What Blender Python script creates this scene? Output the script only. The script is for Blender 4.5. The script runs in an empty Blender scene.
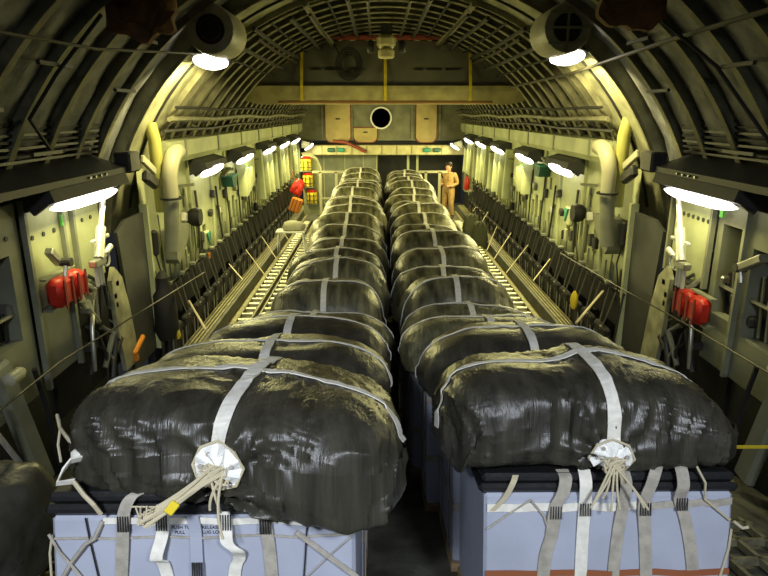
import bpy, math, random
from mathutils import Vector, Matrix, noise
from mathutils.bvhtree import BVHTree
PI = math.pi
rnd = random.Random(7)
S = bpy.context.scene
COL = S.collection
V = Vector

# ------------------------------------------------------------------ camera
PITCH, FPX, CAM = math.radians(15.8), 620.0, V((-0.15, 0, 3.4))
YAW = 0.0098
cd = bpy.data.cameras.new('camera'); cam = bpy.data.objects.new('camera', cd); COL.objects.link(cam)
cd.sensor_width = 36; cd.lens = 36 * FPX / 768; cd.clip_start = 0.05; cd.clip_end = 100
cam.location = CAM; cam.rotation_euler = (PI / 2 - PITCH, 0, -YAW)
S.camera = cam
S.view_settings.view_transform = 'Standard'; S.view_settings.look = 'None'
S.view_settings.gamma = 1; S.view_settings.use_curve_mapping = False
S.view_settings.exposure = 0.0
w = bpy.data.worlds.new('world'); S.world = w; w.use_nodes = True
w.node_tree.nodes['Background'].inputs[0].default_value = (0.8, 0.85, 1, 1)
w.node_tree.nodes['Background'].inputs[1].default_value = 0.02


def at(px, py, X=None, Y=None, Z=None):
    """survey a point of the photograph on a known plane of the hold"""
    dx = (px - 384) / FPX; dy = -(py - 288) / FPX
    a = (dx, math.cos(PITCH) + dy * math.sin(PITCH), dy * math.cos(PITCH) - math.sin(PITCH))
    c, s = math.cos(YAW), math.sin(YAW)
    r = V((a[0] * c + a[1] * s, a[1] * c - a[0] * s, a[2]))
    t = (X - CAM.x) / r.x if X is not None else (Y - CAM.y) / r.y if Y is not None else (Z - CAM.z) / r.z
    return CAM + r * t

# ------------------------------------------------------------------ materials
MATS = {}
def mat(name, col, rough=0.5, metal=0.0, var=0.0, vscale=6.0, bump=0.0, bscale=40.0, stretch=(1, 1, 1), spec=0.5, trans=0.0, col2=None):
    m = bpy.data.materials.new(name); m.use_nodes = True
    nt = m.node_tree; b = nt.nodes['Principled BSDF']
    b.inputs['Base Color'].default_value = (*col, 1)
    b.inputs['Roughness'].default_value = rough
    b.inputs['Metallic'].default_value = metal
    b.inputs['Specular IOR Level'].default_value = spec
    if trans: b.inputs['Transmission Weight'].default_value = trans
    tc = nt.nodes.new('ShaderNodeTexCoord'); mp = nt.nodes.new('ShaderNodeMapping')
    mp.inputs['Scale'].default_value = stretch
    nt.links.new(tc.outputs['Object'], mp.inputs['Vector'])
    if var or col2:
        n = nt.nodes.new('ShaderNodeTexNoise'); n.inputs['Scale'].default_value = vscale; n.inputs['Detail'].default_value = 6
        r = nt.nodes.new('ShaderNodeValToRGB')
        lo = col2 or tuple(c * (1 - var) for c in col); hi = col if col2 else tuple(min(1, c * (1 + var)) for c in col)
        r.color_ramp.elements[0].position = 0.36; r.color_ramp.elements[1].position = 0.64
        r.color_ramp.elements[0].color = (*lo, 1); r.color_ramp.elements[1].color = (*hi, 1)
        nt.links.new(mp.outputs[0], n.inputs['Vector']); nt.links.new(n.outputs['Fac'], r.inputs['Fac'])
        nt.links.new(r.outputs['Color'], b.inputs['Base Color'])
    if bump:
        n = nt.nodes.new('ShaderNodeTexNoise'); n.inputs['Scale'].default_value = bscale; n.inputs['Detail'].default_value = 4
        bp = nt.nodes.new('ShaderNodeBump'); bp.inputs['Strength'].default_value = bump; bp.inputs['Distance'].default_value = 0.02
        nt.links.new(mp.outputs[0], n.inputs['Vector']); nt.links.new(n.outputs['Fac'], bp.inputs['Height'])
        nt.links.new(bp.outputs['Normal'], b.inputs['Normal'])
    MATS[name] = m
    return m
def emit(name, col, s):
    m = bpy.data.materials.new(name); m.use_nodes = True
    b = m.node_tree.nodes['Principled BSDF']
    b.inputs['Base Color'].default_value = (0.9, 0.9, 0.85, 1)
    b.inputs['Emission Color'].default_value = (*col, 1); b.inputs['Emission Strength'].default_value = s
    return m
liner = mat('liner_paint', (0.41, 0.44, 0.25), 0.5, var=0.14, vscale=2.5, bump=0.1, bscale=30)
liner_grey = mat('grey_green_panel', (0.20, 0.21, 0.15), 0.55, var=0.15, vscale=3)
dark_panel = mat('dark_grey_panel', (0.032, 0.034, 0.033), 0.55, var=0.2, vscale=4)
blanket_m = mat('quilted_blanket', (0.155, 0.16, 0.165), 0.42, var=0.45, vscale=5, bump=0.6, bscale=9)
skin_m = mat('fuselage_skin', (0.17, 0.17, 0.105), 0.5, var=0.6, vscale=3.5, bump=0.5, bscale=12)
rib_m = mat('olive_rib_paint', (0.17, 0.165, 0.10), 0.5, var=0.3, vscale=6)
frame_m = mat('main_frame_paint', (0.30, 0.30, 0.19), 0.5, var=0.35, vscale=4, bump=0.2, bscale=14)
harness_m = mat('grey_harness', (0.05, 0.05, 0.042), 0.6)
black_m = mat('black_webbing', (0.008, 0.008, 0.009), 0.7)
dark_m = mat('dark_metal', (0.03, 0.03, 0.028), 0.5, var=0.3)
void_m = mat('deep_recess', (0.008, 0.008, 0.007), 0.8)
steel_m = mat('worn_steel', (0.42, 0.42, 0.38), 0.35, metal=0.8, var=0.2)
silver_m = mat('silver_paint', (0.62, 0.62, 0.58), 0.35, metal=0.3)
cable_m = mat('steel_cable', (0.05, 0.046, 0.035), 0.5, metal=0.4)
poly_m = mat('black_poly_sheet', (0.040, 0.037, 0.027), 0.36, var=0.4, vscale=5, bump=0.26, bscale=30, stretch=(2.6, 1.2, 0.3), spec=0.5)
lamplit_sheet_m = mat('dusty_lamplit_sheet', (0.20, 0.19, 0.10), 0.42, vscale=3, bump=0.4, bscale=14, stretch=(4.5, 1.4, 0.7), spec=0.6, col2=(0.038, 0.036, 0.022))  # lamp light on the farther packs painted in as paler streaks, along with dust
strap_m = mat('white_webbing', (0.80, 0.78, 0.69), 0.75, var=0.08, vscale=30, bump=0.2, bscale=180)
tan_m = mat('tan_webbing', (0.40, 0.37, 0.31), 0.8, var=0.15, vscale=20, bump=0.2, bscale=150)
cord_m = mat('cotton_cord', (0.55, 0.49, 0.33), 0.8)
carton_m = mat('white_carton', (0.40, 0.43, 0.52), 0.6, var=0.06, vscale=4, bump=0.15, bscale=12)
pad_m = mat('black_foam_pad', (0.012, 0.012, 0.013), 0.45, bump=0.3, bscale=14)
stitch_m = mat('dark_stitching', (0.03, 0.03, 0.03), 0.8)
ink_m = mat('black_ink', (0.015, 0.015, 0.015), 0.8)
skirt_m = mat('cotton_skirt', (0.88, 0.88, 0.84), 0.85, var=0.1, vscale=25, bump=0.4, bscale=40)
wood_m = mat('plywood_skid', (0.35, 0.24, 0.12), 0.7, var=0.3, vscale=8, stretch=(1, 8, 8))
red_m = mat('red_plastic', (0.50, 0.022, 0.012), 0.4, var=0.15)
yellow_m = mat('yellow_fabric', (0.80, 0.62, 0.03), 0.6, var=0.15)
orange_m = mat('orange_paint', (0.62, 0.22, 0.02), 0.5)
rust_m = mat('brown_canvas', (0.16, 0.075, 0.02), 0.8, var=0.3, vscale=8, bump=0.5, bscale=20)
teal_m = mat('teal_plastic', (0.03, 0.26, 0.18), 0.4)
teal_dark = mat('dark_teal', (0.02, 0.10, 0.08), 0.4)
green_m = mat('green_tag', (0.12, 0.55, 0.08), 0.5)
beige_m = mat('beige_panel', (0.42, 0.33, 0.13), 0.55, var=0.12, vscale=3)
beam_m = mat('cream_beam', (0.55, 0.50, 0.26), 0.5, var=0.15, vscale=4)
raft_m = mat('grey_stowage', (0.13, 0.125, 0.095), 0.6, var=0.12, vscale=2)
lip_m = mat('ochre_lip', (0.38, 0.33, 0.14), 0.6, var=0.2, vscale=4)
redbrown_m = mat('red_brown', (0.22, 0.04, 0.02), 0.6)
floor_m = mat('cargo_floor', (0.13, 0.13, 0.10), 0.5, metal=0.3, var=0.4, vscale=4, bump=0.3, bscale=25)
rail_m = mat('grey_rail', (0.11, 0.11, 0.085), 0.5, var=0.3, vscale=4)
railtop_m = mat('yellow_rail_edge', (0.34, 0.31, 0.15), 0.5, var=0.25, vscale=9)
roller_m = mat('pale_roller', (0.46, 0.45, 0.34), 0.3, metal=0.4)
tray_m = mat('olive_tray', (0.20, 0.19, 0.12), 0.5, var=0.35, vscale=12)
cream_m = mat('cream_duct', (0.40, 0.39, 0.26), 0.5)
ydluct_m = mat('yellow_duct', (0.36, 0.35, 0.09), 0.5)
suit_m = mat('tan_flight_suit', (0.52, 0.33, 0.13), 0.8, var=0.15, vscale=10, bump=0.3, bscale=30)
flesh_m = mat('skin', (0.52, 0.28, 0.18), 0.5)
hair_m = mat('dark_hair', (0.02, 0.012, 0.008), 0.6)
boot_m = mat('brown_boot', (0.10, 0.06, 0.03), 0.6)
plastic_sheet = mat('dull_plastic_sheet', (0.07, 0.07, 0.055), 0.35, var=0.3, vscale=5, bump=0.5, bscale=9)
glass_m = mat('dark_porthole_glass', (0.004, 0.004, 0.005), 0.08)
white_m = mat('white_paint', (0.75, 0.75, 0.70), 0.5)
lens_m = emit('lamp_lens', (1.0, 0.93, 0.82), 4.5)
dome_m = emit('dome_lens', (1.0, 0.92, 0.75), 7)

# ------------------------------------------------------------------ helpers
def tag(o, label=None, cat=None, group=None, kind=None):
    if label: o['label'] = label
    if cat: o['category'] = cat
    if group: o['group'] = group
    if kind: o['kind'] = kind
    return o
def empty(name, loc, label, cat, group=None, rx=0):
    o = bpy.data.objects.new(name, None); COL.objects.link(o)
    o.location = loc; o.rotation_euler = (rx, 0, 0); o.empty_display_size = 0.1
    return tag(o, label, cat, group)
def rotm(rx=0, ry=0, rz=0):
    return Matrix.Rotation(rz, 3, 'Z') @ Matrix.Rotation(ry, 3, 'Y') @ Matrix.Rotation(rx, 3, 'X')
class MB:
    def __init__(s): s.v = []; s.f = []
    def add(s, vs, fs):
        o = len(s.v); s.v += [V(p) for p in vs]; s.f += [tuple(i + o for i in f) for f in fs]; return s
    def box(s, c, size, R=None, bev=0.0, taper=1.0):
        hx, hy, hz = [k / 2 for k in size]; c = V(c); vs = []
        b = min(bev, hx * .9, hy * .9, hz * .9)
        if b <= 0:
            for z in (-1, 1):
                k = taper if z > 0 else 1
                for x, y in ((-1, -1), (1, -1), (1, 1), (-1, 1)): vs.append((x * hx * k, y * hy * k, z * hz))
            fs = [(3, 2, 1, 0), (4, 5, 6, 7), (0, 1, 5, 4), (1, 2, 6, 5), (2, 3, 7, 6), (3, 0, 4, 7)]
        else:
            fs = []; ix = {}
            for sx in (-1, 1):
                for sy in (-1, 1):
                    for sz in (-1, 1):
                        for ax in range(3):
                            d = [hx, hy, hz]
                            p = [sx * (hx - b), sy * (hy - b), sz * (hz - b)]
                            p[ax] = (sx, sy, sz)[ax] * d[ax]
                            ix[(sx, sy, sz, ax)] = len(vs); vs.append(tuple(p))
            for ax in range(3):
                o1, o2 = [(1, 2), (2, 0), (0, 1)][ax]
                for sg in (-1, 1):
                    q = []
                    for a_, b_ in ((-1, -1), (1, -1), (1, 1), (-1, 1)):
                        t = [0, 0, 0]; t[ax] = sg; t[o1] = a_; t[o2] = b_; q.append(ix[(*t, ax)])
                    fs.append(tuple(q) if sg > 0 else tuple(reversed(q)))
            for ax in range(3):
                o1, o2 = [(1, 2), (2, 0), (0, 1)][ax]
                for a_ in (-1, 1):
                    for b_ in (-1, 1):
                        q = []
                        for e, wx in ((-1, o1), (1, o1), (1, o2), (-1, o2)):
                            t = [0, 0, 0]; t[ax] = e; t[o1] = a_; t[o2] = b_; q.append(ix[(*t, wx)])
                        fs.append(tuple(q) if a_ * b_ > 0 else tuple(reversed(q)))
            for sx in (-1, 1):
                for sy in (-1, 1):
                    for sz in (-1, 1):
                        q = [ix[(sx, sy, sz, a)] for a in range(3)]
                        fs.append(tuple(q) if sx * sy * sz > 0 else tuple(reversed(q)))
        s.add([(R @ V(p) if R else V(p)) + c for p in vs], fs); return s
    def tube(s, pts, r, n=8, closed=False):
        pts = [V(p) for p in pts]; L = len(pts)
        if not isinstance(r, (list, tuple)): r = [r] * L
        vs = []; up = None
        for i, p in enumerate(pts):
            a = pts[(i - 1) % L] if (closed or i > 0) else p
            b = pts[(i + 1) % L] if (closed or i < L - 1) else p
            t = (b - a).normalized()
            if up is None:
                up = V((0, 0, 1)) if abs(t.z) < .9 else V((1, 0, 0))
            u = (up - t * up.dot(t))
            if u.length < 1e-5: u = t.orthogonal()
            u.normalize(); up = u; v2 = t.cross(u)
            for k in range(n):
                an = 2 * PI * k / n
                vs.append(p + (u * math.cos(an) + v2 * math.sin(an)) * r[i])
        fs = []
        for i in range(L if closed else L - 1):
            j = (i + 1) % L
            for k in range(n):
                fs.append((i * n + k, i * n + (k + 1) % n, j * n + (k + 1) % n, j * n + k))
        if not closed: fs += [tuple(reversed(range(n))), tuple(range((L - 1) * n, L * n))]
        s.add(vs, fs); return s
    def ribbon(s, L_, R_, nrm, th=0.004):
        """solid strip between two rows of points"""
        n = len(L_); vs = []
        for a, b, m in zip(L_, R_, nrm):
            vs += [V(a), V(b), V(b) - V(m) * th, V(a) - V(m) * th]
        fs = []
        for i in range(n - 1):
            for k in range(4): fs.append((i * 4 + k, i * 4 + (k + 1) % 4, i * 4 + 4 + (k + 1) % 4, i * 4 + 4 + k))
        fs += [(3, 2, 1, 0), ((n - 1) * 4, (n - 1) * 4 + 1, (n - 1) * 4 + 2, (n - 1) * 4 + 3)]
        s.add(vs, fs); return s
    def band(s, pts, width, side, th=0.005):
        """strip along pts whose width runs along the fixed vector 'side'"""
        pts = [V(p) for p in pts]; sd = V(side).normalized(); nr = []
        for i, p in enumerate(pts):
            t = (pts[min(i + 1, len(pts) - 1)] - pts[max(i - 1, 0)])
            nn = t.cross(sd); nr.append(nn.normalized() if nn.length > 1e-6 else V((0, 0, 1)))
        s.ribbon([p - sd * width / 2 for p in pts], [p + sd * width / 2 for p in pts], nr, th); return s
    def lathe(s, prof, c, axis='Z', n=20):
        vs = []
        for r, h in prof:
            for k in range(n):
                a = 2 * PI * k / n; p = (r * math.cos(a), r * math.sin(a), h)
                if axis == 'Y': p = (p[0], p[2], p[1])
                if axis == 'X': p = (p[2], p[0], p[1])
                vs.append(V(p) + V(c))
        fs = []
        for i in range(len(prof) - 1):
            for k in range(n): fs.append((i * n + k, i * n + (k + 1) % n, (i + 1) * n + (k + 1) % n, (i + 1) * n + k))
        fs += [tuple(reversed(range(n))), tuple(range((len(prof) - 1) * n, len(prof) * n))]
        s.add(vs, fs); return s
    def prism(s, poly, d):
        """poly: list of 3D points (planar), extruded by vector d"""
        n = len(poly); d = V(d)
        s.add([V(p) for p in poly] + [V(p) + d for p in poly],
              [tuple(reversed(range(n))), tuple(range(n, 2 * n))] + [(i, (i + 1) % n, n + (i + 1) % n, n + i) for i in range(n)]); return s
    def arc(s, y0, y1, r0, r1, a0, a1, n=40, zc=1.5):
        vs = []
        for i in range(n + 1):
            a = math.radians(a0 + (a1 - a0) * i / n); c_, s_ = math.cos(a), math.sin(a)
            for r, y in ((r0, y0), (r0, y1), (r1, y1), (r1, y0)): vs.append((r * c_, y, zc + r * s_))
        fs = []
        for i in range(n):
            for k in range(4): fs.append((i * 4 + k, i * 4 + (k + 1) % 4, i * 4 + 4 + (k + 1) % 4, i * 4 + 4 + k))
        fs += [(0, 1, 2, 3), (n * 4 + 3, n * 4 + 2, n * 4 + 1, n * 4)]
        s.add(vs, fs); return s
    def build(s, name, m, parent=None, smooth=False, local=False, label=None):
        off = V((0, 0, 0))
        if parent is not None and not local:
            p = parent
            while p is not None: off += V(p.location); p = p.parent
        me = bpy.data.meshes.new(name)
        me.from_pydata([tuple(p - off) for p in s.v], [], s.f); me.update()
        import bmesh
        bm = bmesh.new(); bm.from_mesh(me); bmesh.ops.recalc_face_normals(bm, faces=bm.faces); bm.to_mesh(me); bm.free()
        if smooth:
            for p in me.polygons: p.use_smooth = True
            try: me.set_sharp_from_angle(angle=math.radians(40))
            except Exception: pass
        me.materials.append(m)
        o = bpy.data.objects.new(name, me); COL.objects.link(o)
        if parent is not None: o.parent = parent
        if label: o['label'] = label
        return o
def light(parent, loc, kind, energy, col, size=0.3, sy=None, rot=(0, 0, 0), spread=None):
    l = bpy.data.lights.new('lamp_light', kind); l.energy = energy; l.color = col
    if kind == 'AREA':
        l.shape = 'RECTANGLE'; l.size = size; l.size_y = sy or size
        if spread: l.spread = spread
    else: l.shadow_soft_size = size
    o = bpy.data.objects.new('bulb', l); COL.objects.link(o)
    o.parent = parent; o.location = V(loc) - V(parent.location); o.rotation_euler = rot
    return o
def side(sx): return 'left' if sx < 0 else 'right'
ZC, RF = 1.5, 3.60
HINGE, RAMP = 6.0, 0.2
TH = math.atan(RAMP)
def fz(y): return max(0.0, (HINGE - y) * RAMP)

# ================================================================== SETTING
MB().box((0, 15.1, -0.1), (6.3, 18.2, 0.2)).build('floor', floor_m)['kind'] = 'structure'
MB().prism([(-3.1, -1, fz(-1)), (-3.1, HINGE, 0), (-3.1, HINGE, -.2), (-3.1, -1, fz(-1) - .2)], (6.2, 0, 0)).build('trim_1', floor_m)['kind'] = 'structure'

# ceiling: forward skin, aft quilted blankets, frame ring, ribs, stringers
ceil = bpy.data.objects.new('ceiling', None); COL.objects.link(ceil); ceil['kind'] = 'structure'
m = MB(); NA, NY = 72, 60
vs = []
for j in range(NY + 1):
    y = 8.0 + 16.2 * j / NY
    for i in range(NA + 1):
        a = math.radians(-5 + 190 * i / NA); r = RF + 0.02 * noise.noise(V((a * 9, y * 3, 0)))
        vs.append((r * math.cos(a), y, ZC + r * math.sin(a)))
m.add(vs, [(j * (NA + 1) + i, j * (NA + 1) + i + 1, (j + 1) * (NA + 1) + i + 1, (j + 1) * (NA + 1) + i) for j in range(NY) for i in range(NA)])
m.build('skin_panel', skin_m, ceil, True)
ribs_aft = [-0.9, 0.1, 1.1, 2.1, 3.1, 3.9, 4.6, 5.2, 5.8, 6.4, 6.95, 7.5]
for k in range(len(ribs_aft) - 1):                      # padded insulation between the ribs
    y0, y1 = ribs_aft[k], ribs_aft[k + 1]; vs = []; na, ny = 84, 8
    for j in range(ny + 1):
        t = j / ny; y = y0 + (y1 - y0) * t
        for i in range(na + 1):
            a = math.radians(-5 + 190 * i / na)
            puff = 0.05 * math.sin(PI * t) ** .6 * (0.55 + 0.45 * abs(math.sin(a * 11 + k)))
            r = RF - puff - 0.022 * noise.noise(V((a * 12, y * 6, k * 3.1)))
            vs.append((r * math.cos(a), y, ZC + r * math.sin(a)))
    MB().add(vs, [(j * (na + 1) + i, j * (na + 1) + i + 1, (j + 1) * (na + 1) + i + 1, (j + 1) * (na + 1) + i) for j in range(ny) for i in range(na)]).build('insulation_blanket', blanket_m, ceil, True)
for y in ribs_aft[:-1]:
    mb = MB(); mb.arc(y - .02, y + .02, RF, RF - .10, 14, 166, 56); mb.arc(y - .042, y + .042, RF - .09, RF - .105, 14, 166, 56)
    mb.build('rib', rib_m, ceil, True)
mb = MB(); mb.arc(7.5, 8.5, RF, RF - .15, 8, 172, 64); mb.build('main_frame', frame_m, ceil, True)
mb = MB(); mb.arc(8.02, 8.05, RF - .15, RF - .175, 12, 168, 64); mb.build('frame_seal', black_m, ceil, True)
mb = MB(); mb.arc(7.48, 7.52, RF - .15, RF - .19, 12, 168, 64); mb.arc(8.46, 8.50, RF - .15, RF - .22, 12, 168, 64); mb.build('frame_flange', rib_m, ceil, True)
y = 9.0
while y < 23.4:
    mb = MB(); mb.arc(y - .02, y + .02, RF, RF - .17, 20, 160, 48); mb.arc(y - .07, y + .07, RF - .16, RF - .175, 20, 160, 48)
    mb.build('rib', rib_m, ceil, True); y += .55
for a in range(24, 160, 7):
    an = math.radians(a); c_, s_ = math.cos(an), math.sin(an)
    MB().box((c_ * (RF - .05), 15.8, ZC + s_ * (RF - .05)), (.05, 15.4, .05), rotm(0, -an, 0)).build('stringer', cable_m, ceil)

# sidewall lining with real recesses
def holed_panel(mb, hb, x, sx, y0, y1, z0, z1, holes, depth=.13):
    ys = sorted({y0, y1, *[h[0] for h in holes], *[h[1] for h in holes]}); zs = sorted({z0, z1, *[h[2] for h in holes], *[h[3] for h in holes]})
    for a, b in zip(ys, ys[1:]):
        for c, d in zip(zs, zs[1:]):
            my, mz = (a + b) / 2, (c + d) / 2
            if any(h[0] < my < h[1] and h[2] < mz < h[3] for h in holes): continue
            mb.add([(x, a, c), (x, b, c), (x, b, d), (x, a, d)], [(0, 1, 2, 3)])
    for a, b, c, d in holes:
        xo = x + sx * depth
        mb.add([(x, a, c), (x, b, c), (x, b, d), (x, a, d), (xo, a, c), (xo, b, c), (xo, b, d), (xo, a, d)],
               [(0, 1, 5, 4), (1, 2, 6, 5), (2, 3, 7, 6), (3, 0, 4, 7)])
        hb.add([(xo, a, c), (xo, b, c), (xo, b, d), (xo, a, d)], [(0, 1, 2, 3)])
for sx in (-1, 1):
    wl = bpy.data.objects.new('wall_' + side(sx), None); COL.objects.link(wl); wl['kind'] = 'structure'
    rr = random.Random(11)
    x = sx * 3.12
    yy = 7.75
    k = 0
    while yy < 23.3:
        wdt = [1.15, 0.95, 1.3, 1.05][k % 4]
        y1 = min(yy + wdt, 23.5)
        hs = []
        if k >= 1:
            n = 2 if k < 4 else 3
            for q in range(n):
                a = yy + .12 + q * (.42 if n == 2 else .29) + rr.random() * .08
                hs.append((a, a + .13 + .10 * rr.random(), 1.22 + .15 * rr.random(), 1.55 + .35 * rr.random()))
            if k % 2 == 1: hs.append((yy + .55, yy + .70, 2.0, 2.22))
            if k > 4: hs.append((yy + .12, yy + .38, 1.98, 2.3))
        else:
            hs = [(7.95, 8.1, 1.0, 1.35), (8.35, 8.45, 1.1, 1.4)]
        mb = MB(); hb = MB()
        holed_panel(mb, hb, x, sx, yy, y1 - .03, .55, 2.72, hs)
        mb.build('liner_panel', liner, wl)
        if hb.v: hb.build('recess', void_m, wl)
        # rib strip at the joint and stiffener beads
        MB().box((x - sx * .02, y1 - .06, 1.63), (.05, .06, 2.15), bev=.01).build('pilaster', liner, wl)
        MB().box((x + sx * .02, y1 - .015, 1.63), (.03, .05, 2.15)).build('joint', void_m, wl)
        for q in range(3):
            MB().box((x - sx * .008, yy + wdt * (q + 1) / 4, 1.0), (.02, .02, .75)).build('stiffener', liner_grey, wl)
        yy = y1; k += 1
    MB().box((sx * 3.16, 15.6, .35), (.1, 15.8, .7)).build('lower_wall', dark_panel, wl)
    # heavy equipment in the last third of the wall: bare frames with dark gaps
    for q in range(11):
        y = 15.2 + q * .72
        MB().box((sx * 3.0, y, 1.95), (.2, .10, 1.2), rotm(0, sx * .05, 0), bev=.02).build('wall_frame', liner, wl)
        MB().box((sx * 3.09, y + .34, 1.85), (.05, .24, .8)).build('recess', void_m, wl)
    # aft panels (over the ramp)
    xa = sx * 3.13
    if sx < 0:
        spl = (5.2, 6.6, 5.12, [(4.55, 4.95, 1.55, 2.28), (4.0, 4.4, 1.45, 2.25), (3.4, 3.85, 1.4, 2.2)], (5.16, 5.78, 5.98))
    else:
        spl = (5.98, 6.75, 5.92, [(5.45, 5.82, 1.5, 2.38), (4.72, 5.3, 1.42, 2.25), (3.8, 4.4, 1.4, 2.2)], (5.95, 5.38, 6.8))
    mb = MB(); hb = MB(); holed_panel(mb, hb, xa, sx, spl[0], spl[1], 1.72, 2.72, [])
    mb.build('liner_panel', liner, wl)
    mb = MB(); hb = MB(); holed_panel(mb, hb, xa + sx * .02, sx, 3.2, spl[2], 1.0, 2.68, spl[3], .2)
    mb.build('liner_panel', liner_grey, wl); hb.build('recess', void_m, wl)
    if sx < 0:
        mb = MB(); hb = MB(); holed_panel(mb, hb, xa, sx, 5.2, 5.75, 1.05, 1.70, [])
        mb.build('liner_panel', liner_grey, wl)
    MB().box((xa + sx * .16, 6.3, 1.2), (.05, 1.5, 1.4)).build('recess', void_m, wl)
    for y in spl[4]: MB().box((xa - sx * .02, y, 1.85 if y < 5.9 else 2.2), (.05, .04, 1.7 if y < 5.9 else 1.0)).build('pilaster', liner_grey, wl)
    for q in range(7): MB().lathe([(.022, -.006), (.022, .006)], (xa - sx * .004, spl[0] + .08 + q * (spl[1] - spl[0]) / 7.5, 2.36), 'X', 10).build('rivet', dark_panel, wl)
    for q in range(9): MB().lathe([(.02, -.006), (.02, .006)], (xa + sx * .016, 3.5 + q * .18, 2.42), 'X', 10).build('rivet', dark_panel, wl)
    MB().box((xa + sx * .2, 3.0, .9), (.05, 8.0, 2.2)).build('lower_wall', dark_panel, wl)
    # pale curved fairing and dark door leaf by the main frame
    poly = [(sx * 3.08, 6.62, .55), (sx * 3.08, 7.0, .55), (sx * 3.08, 6.9, 1.2), (sx * 3.08, 6.78, 1.62), (sx * 3.08, 6.6, 1.78), (sx * 3.08, 6.5, 1.65), (sx * 3.08, 6.52, 1.1)]
    MB().prism(poly, (-sx * .05, 0, 0)).build('fairing', frame_m, wl)
    poly = [(sx * 3.12, 6.95, .4), (sx * 3.12, 7.7, .4), (sx * 3.12, 7.72, 2.2), (sx * 3.12, 7.15, 2.2), (sx * 3.12, 6.9, 2.1), (sx * 3.12, 6.98, 1.4)]
    MB().prism(poly, (-sx * .04, 0, 0)).build('door_leaf', dark_panel, wl)
    MB().box((sx * 3.07, 7.74, 1.35), (.1, .06, 1.9)).build('jamb', liner, wl)
    # ledge beam above the lamps
    MB().prism([(sx * 3.3, 0, 2.66), (sx * 2.98, 0, 2.72), (sx * 2.93, 0, 2.80), (sx * 2.93, 0, 3.02), (sx * 3.15, 0, 3.06), (sx * 3.3, 0, 3.06)], (0, 15.6, 0)).build('trim_2' if sx < 0 else 'trim_3', liner)
    o = bpy.data.objects['trim_2' if sx < 0 else 'trim_3']; o.location.y = 8.4; o['kind'] = 'structure'
    for q in range(8): MB().box((sx * 2.925, 9.2 + q * 1.9, 2.9), (.03, .05, .26)).build('beam_clip', liner_grey, o, local=False)
    # outboard logistics rail
    rl = bpy.data.objects.new('trim_4' if sx < 0 else 'trim_5', None); COL.objects.link(rl); rl['kind'] = 'structure'
    MB().box((sx * 2.66, 14.6, .12), (.05, 14.6, .24)).build('rail_web', rail_m, rl)
    for q in range(4): MB().box((sx * (2.70 + q * .055), 14.6, .245), (.022, 14.6, .02)).build('rail_edge', railtop_m, rl)
    MB().box((sx * 2.78, 14.6, .215), (.24, 14.6, .03)).build('rail_cap', rail_m, rl)
    MB().box((sx * 2.60, 14.6, .015), (.08, 14.6, .03)).build('rail_edge', railtop_m, rl)

# bulkhead
YB = 23.6
wf = bpy.data.objects.new('wall_front', None); COL.objects.link(wf); wf['kind'] = 'structure'
MB().box((0, YB + .1, 3.6), (6.4, .1, 2.4)).build('bulkhead', mat('bulkhead_paint', (0.16, 0.16, 0.10), 0.6, var=.2, vscale=3), wf)
MB().box((0, 25.2, 1.1), (6.4, .1, 2.4)).build('rear_partition', dark_panel, wf)
bp = at(326, 100, Y=YB)
for (xa, xb, ya, yb) in ((326, 350, 101, 142), (354, 377, 128, 142), (416, 437, 101, 142)):
    p0 = at(xa, yb, Y=YB); p1 = at(xb, ya, Y=YB); wd = p1.x - p0.x; ht = p1.z - p0.z; r = .22
    for mm, dd, gr, nm in ((redbrown_m, .0, 0.03, 'panel_seal'), (beige_m, -.03, 0.0, 'access_panel')):
        pts = []
        for k in range(7): a = PI + PI / 2 * k / 6; pts.append((p0.x - gr + r + r * math.cos(a), YB + dd, p0.z - gr + r + r * math.sin(a)))
        for k in range(7): a = 1.5 * PI + PI / 2 * k / 6; pts.append((p1.x + gr - r + r * math.cos(a), YB + dd, p0.z - gr + r + r * math.sin(a)))
        pts += [(p1.x + gr, YB + dd, p1.z + gr), (p0.x - gr, YB + dd, p1.z + gr)]
        MB().prism(pts, (0, .05, 0)).build(nm, mm, wf)
    MB().box(((p0.x + p1.x) / 2, YB - .045, (p0.z + p1.z) / 2 + .1), (.16, .03, .05), bev=.01).build('panel_latch', dark_m, wf)
pc = at(381, 118, Y=YB)
MB().lathe([(.40, 0), (.40, .05), (.345, .05), (.345, 0)], (pc.x, YB - .04, pc.z), 'Y', 28).build('porthole_ring', white_m, wf, True)
MB().lathe([(.36, 0), (.34, .04)], (pc.x, YB - .0, pc.z), 'Y', 28).build('porthole_glass', glass_m, wf, True)
MB().box((pc.x, YB - .02, pc.z - .05), (.4, .02, .03)).build('porthole_bar', steel_m, wf)
for xx in (352, 412, 440, 322): q = at(xx, 120, Y=YB); MB().box((q.x, YB + .02, 3.2), (.05, .06, 1.5)).build('bulkhead_post', rib_m, wf)
b0, b1 = at(308, 155, Y=YB - .3), at(462, 145, Y=YB - .3)
beam = MB().box(((b0.x + b1.x) / 2, YB - .2, (b0.z + b1.z) / 2), (b1.x - b0.x + .2, .3, b1.z - b0.z), bev=.03).build('trim_6', beam_m); beam['kind'] = 'structure'
for k in range(9): MB().box((-2.2 + k * .55, YB - .36, (b0.z + b1.z) / 2), (.02, .02, .3)).build('beam_seam', liner_grey, beam)
MB().box((-1.35, YB + .4, 1.0), (2.4, .06, 2.2)).build('partition_panel', liner_grey, wf)
for xx in (-2.2, -1.4, -.7, -.2): MB().box((xx, YB + .36, 1.0), (.035, .03, 2.2)).build('partition_post', liner, wf)
for xx in (1.0, 1.35): MB().box((xx, YB + .36, 1.0), (.09, .06, 2.2)).build('partition_post', liner, wf)

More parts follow.
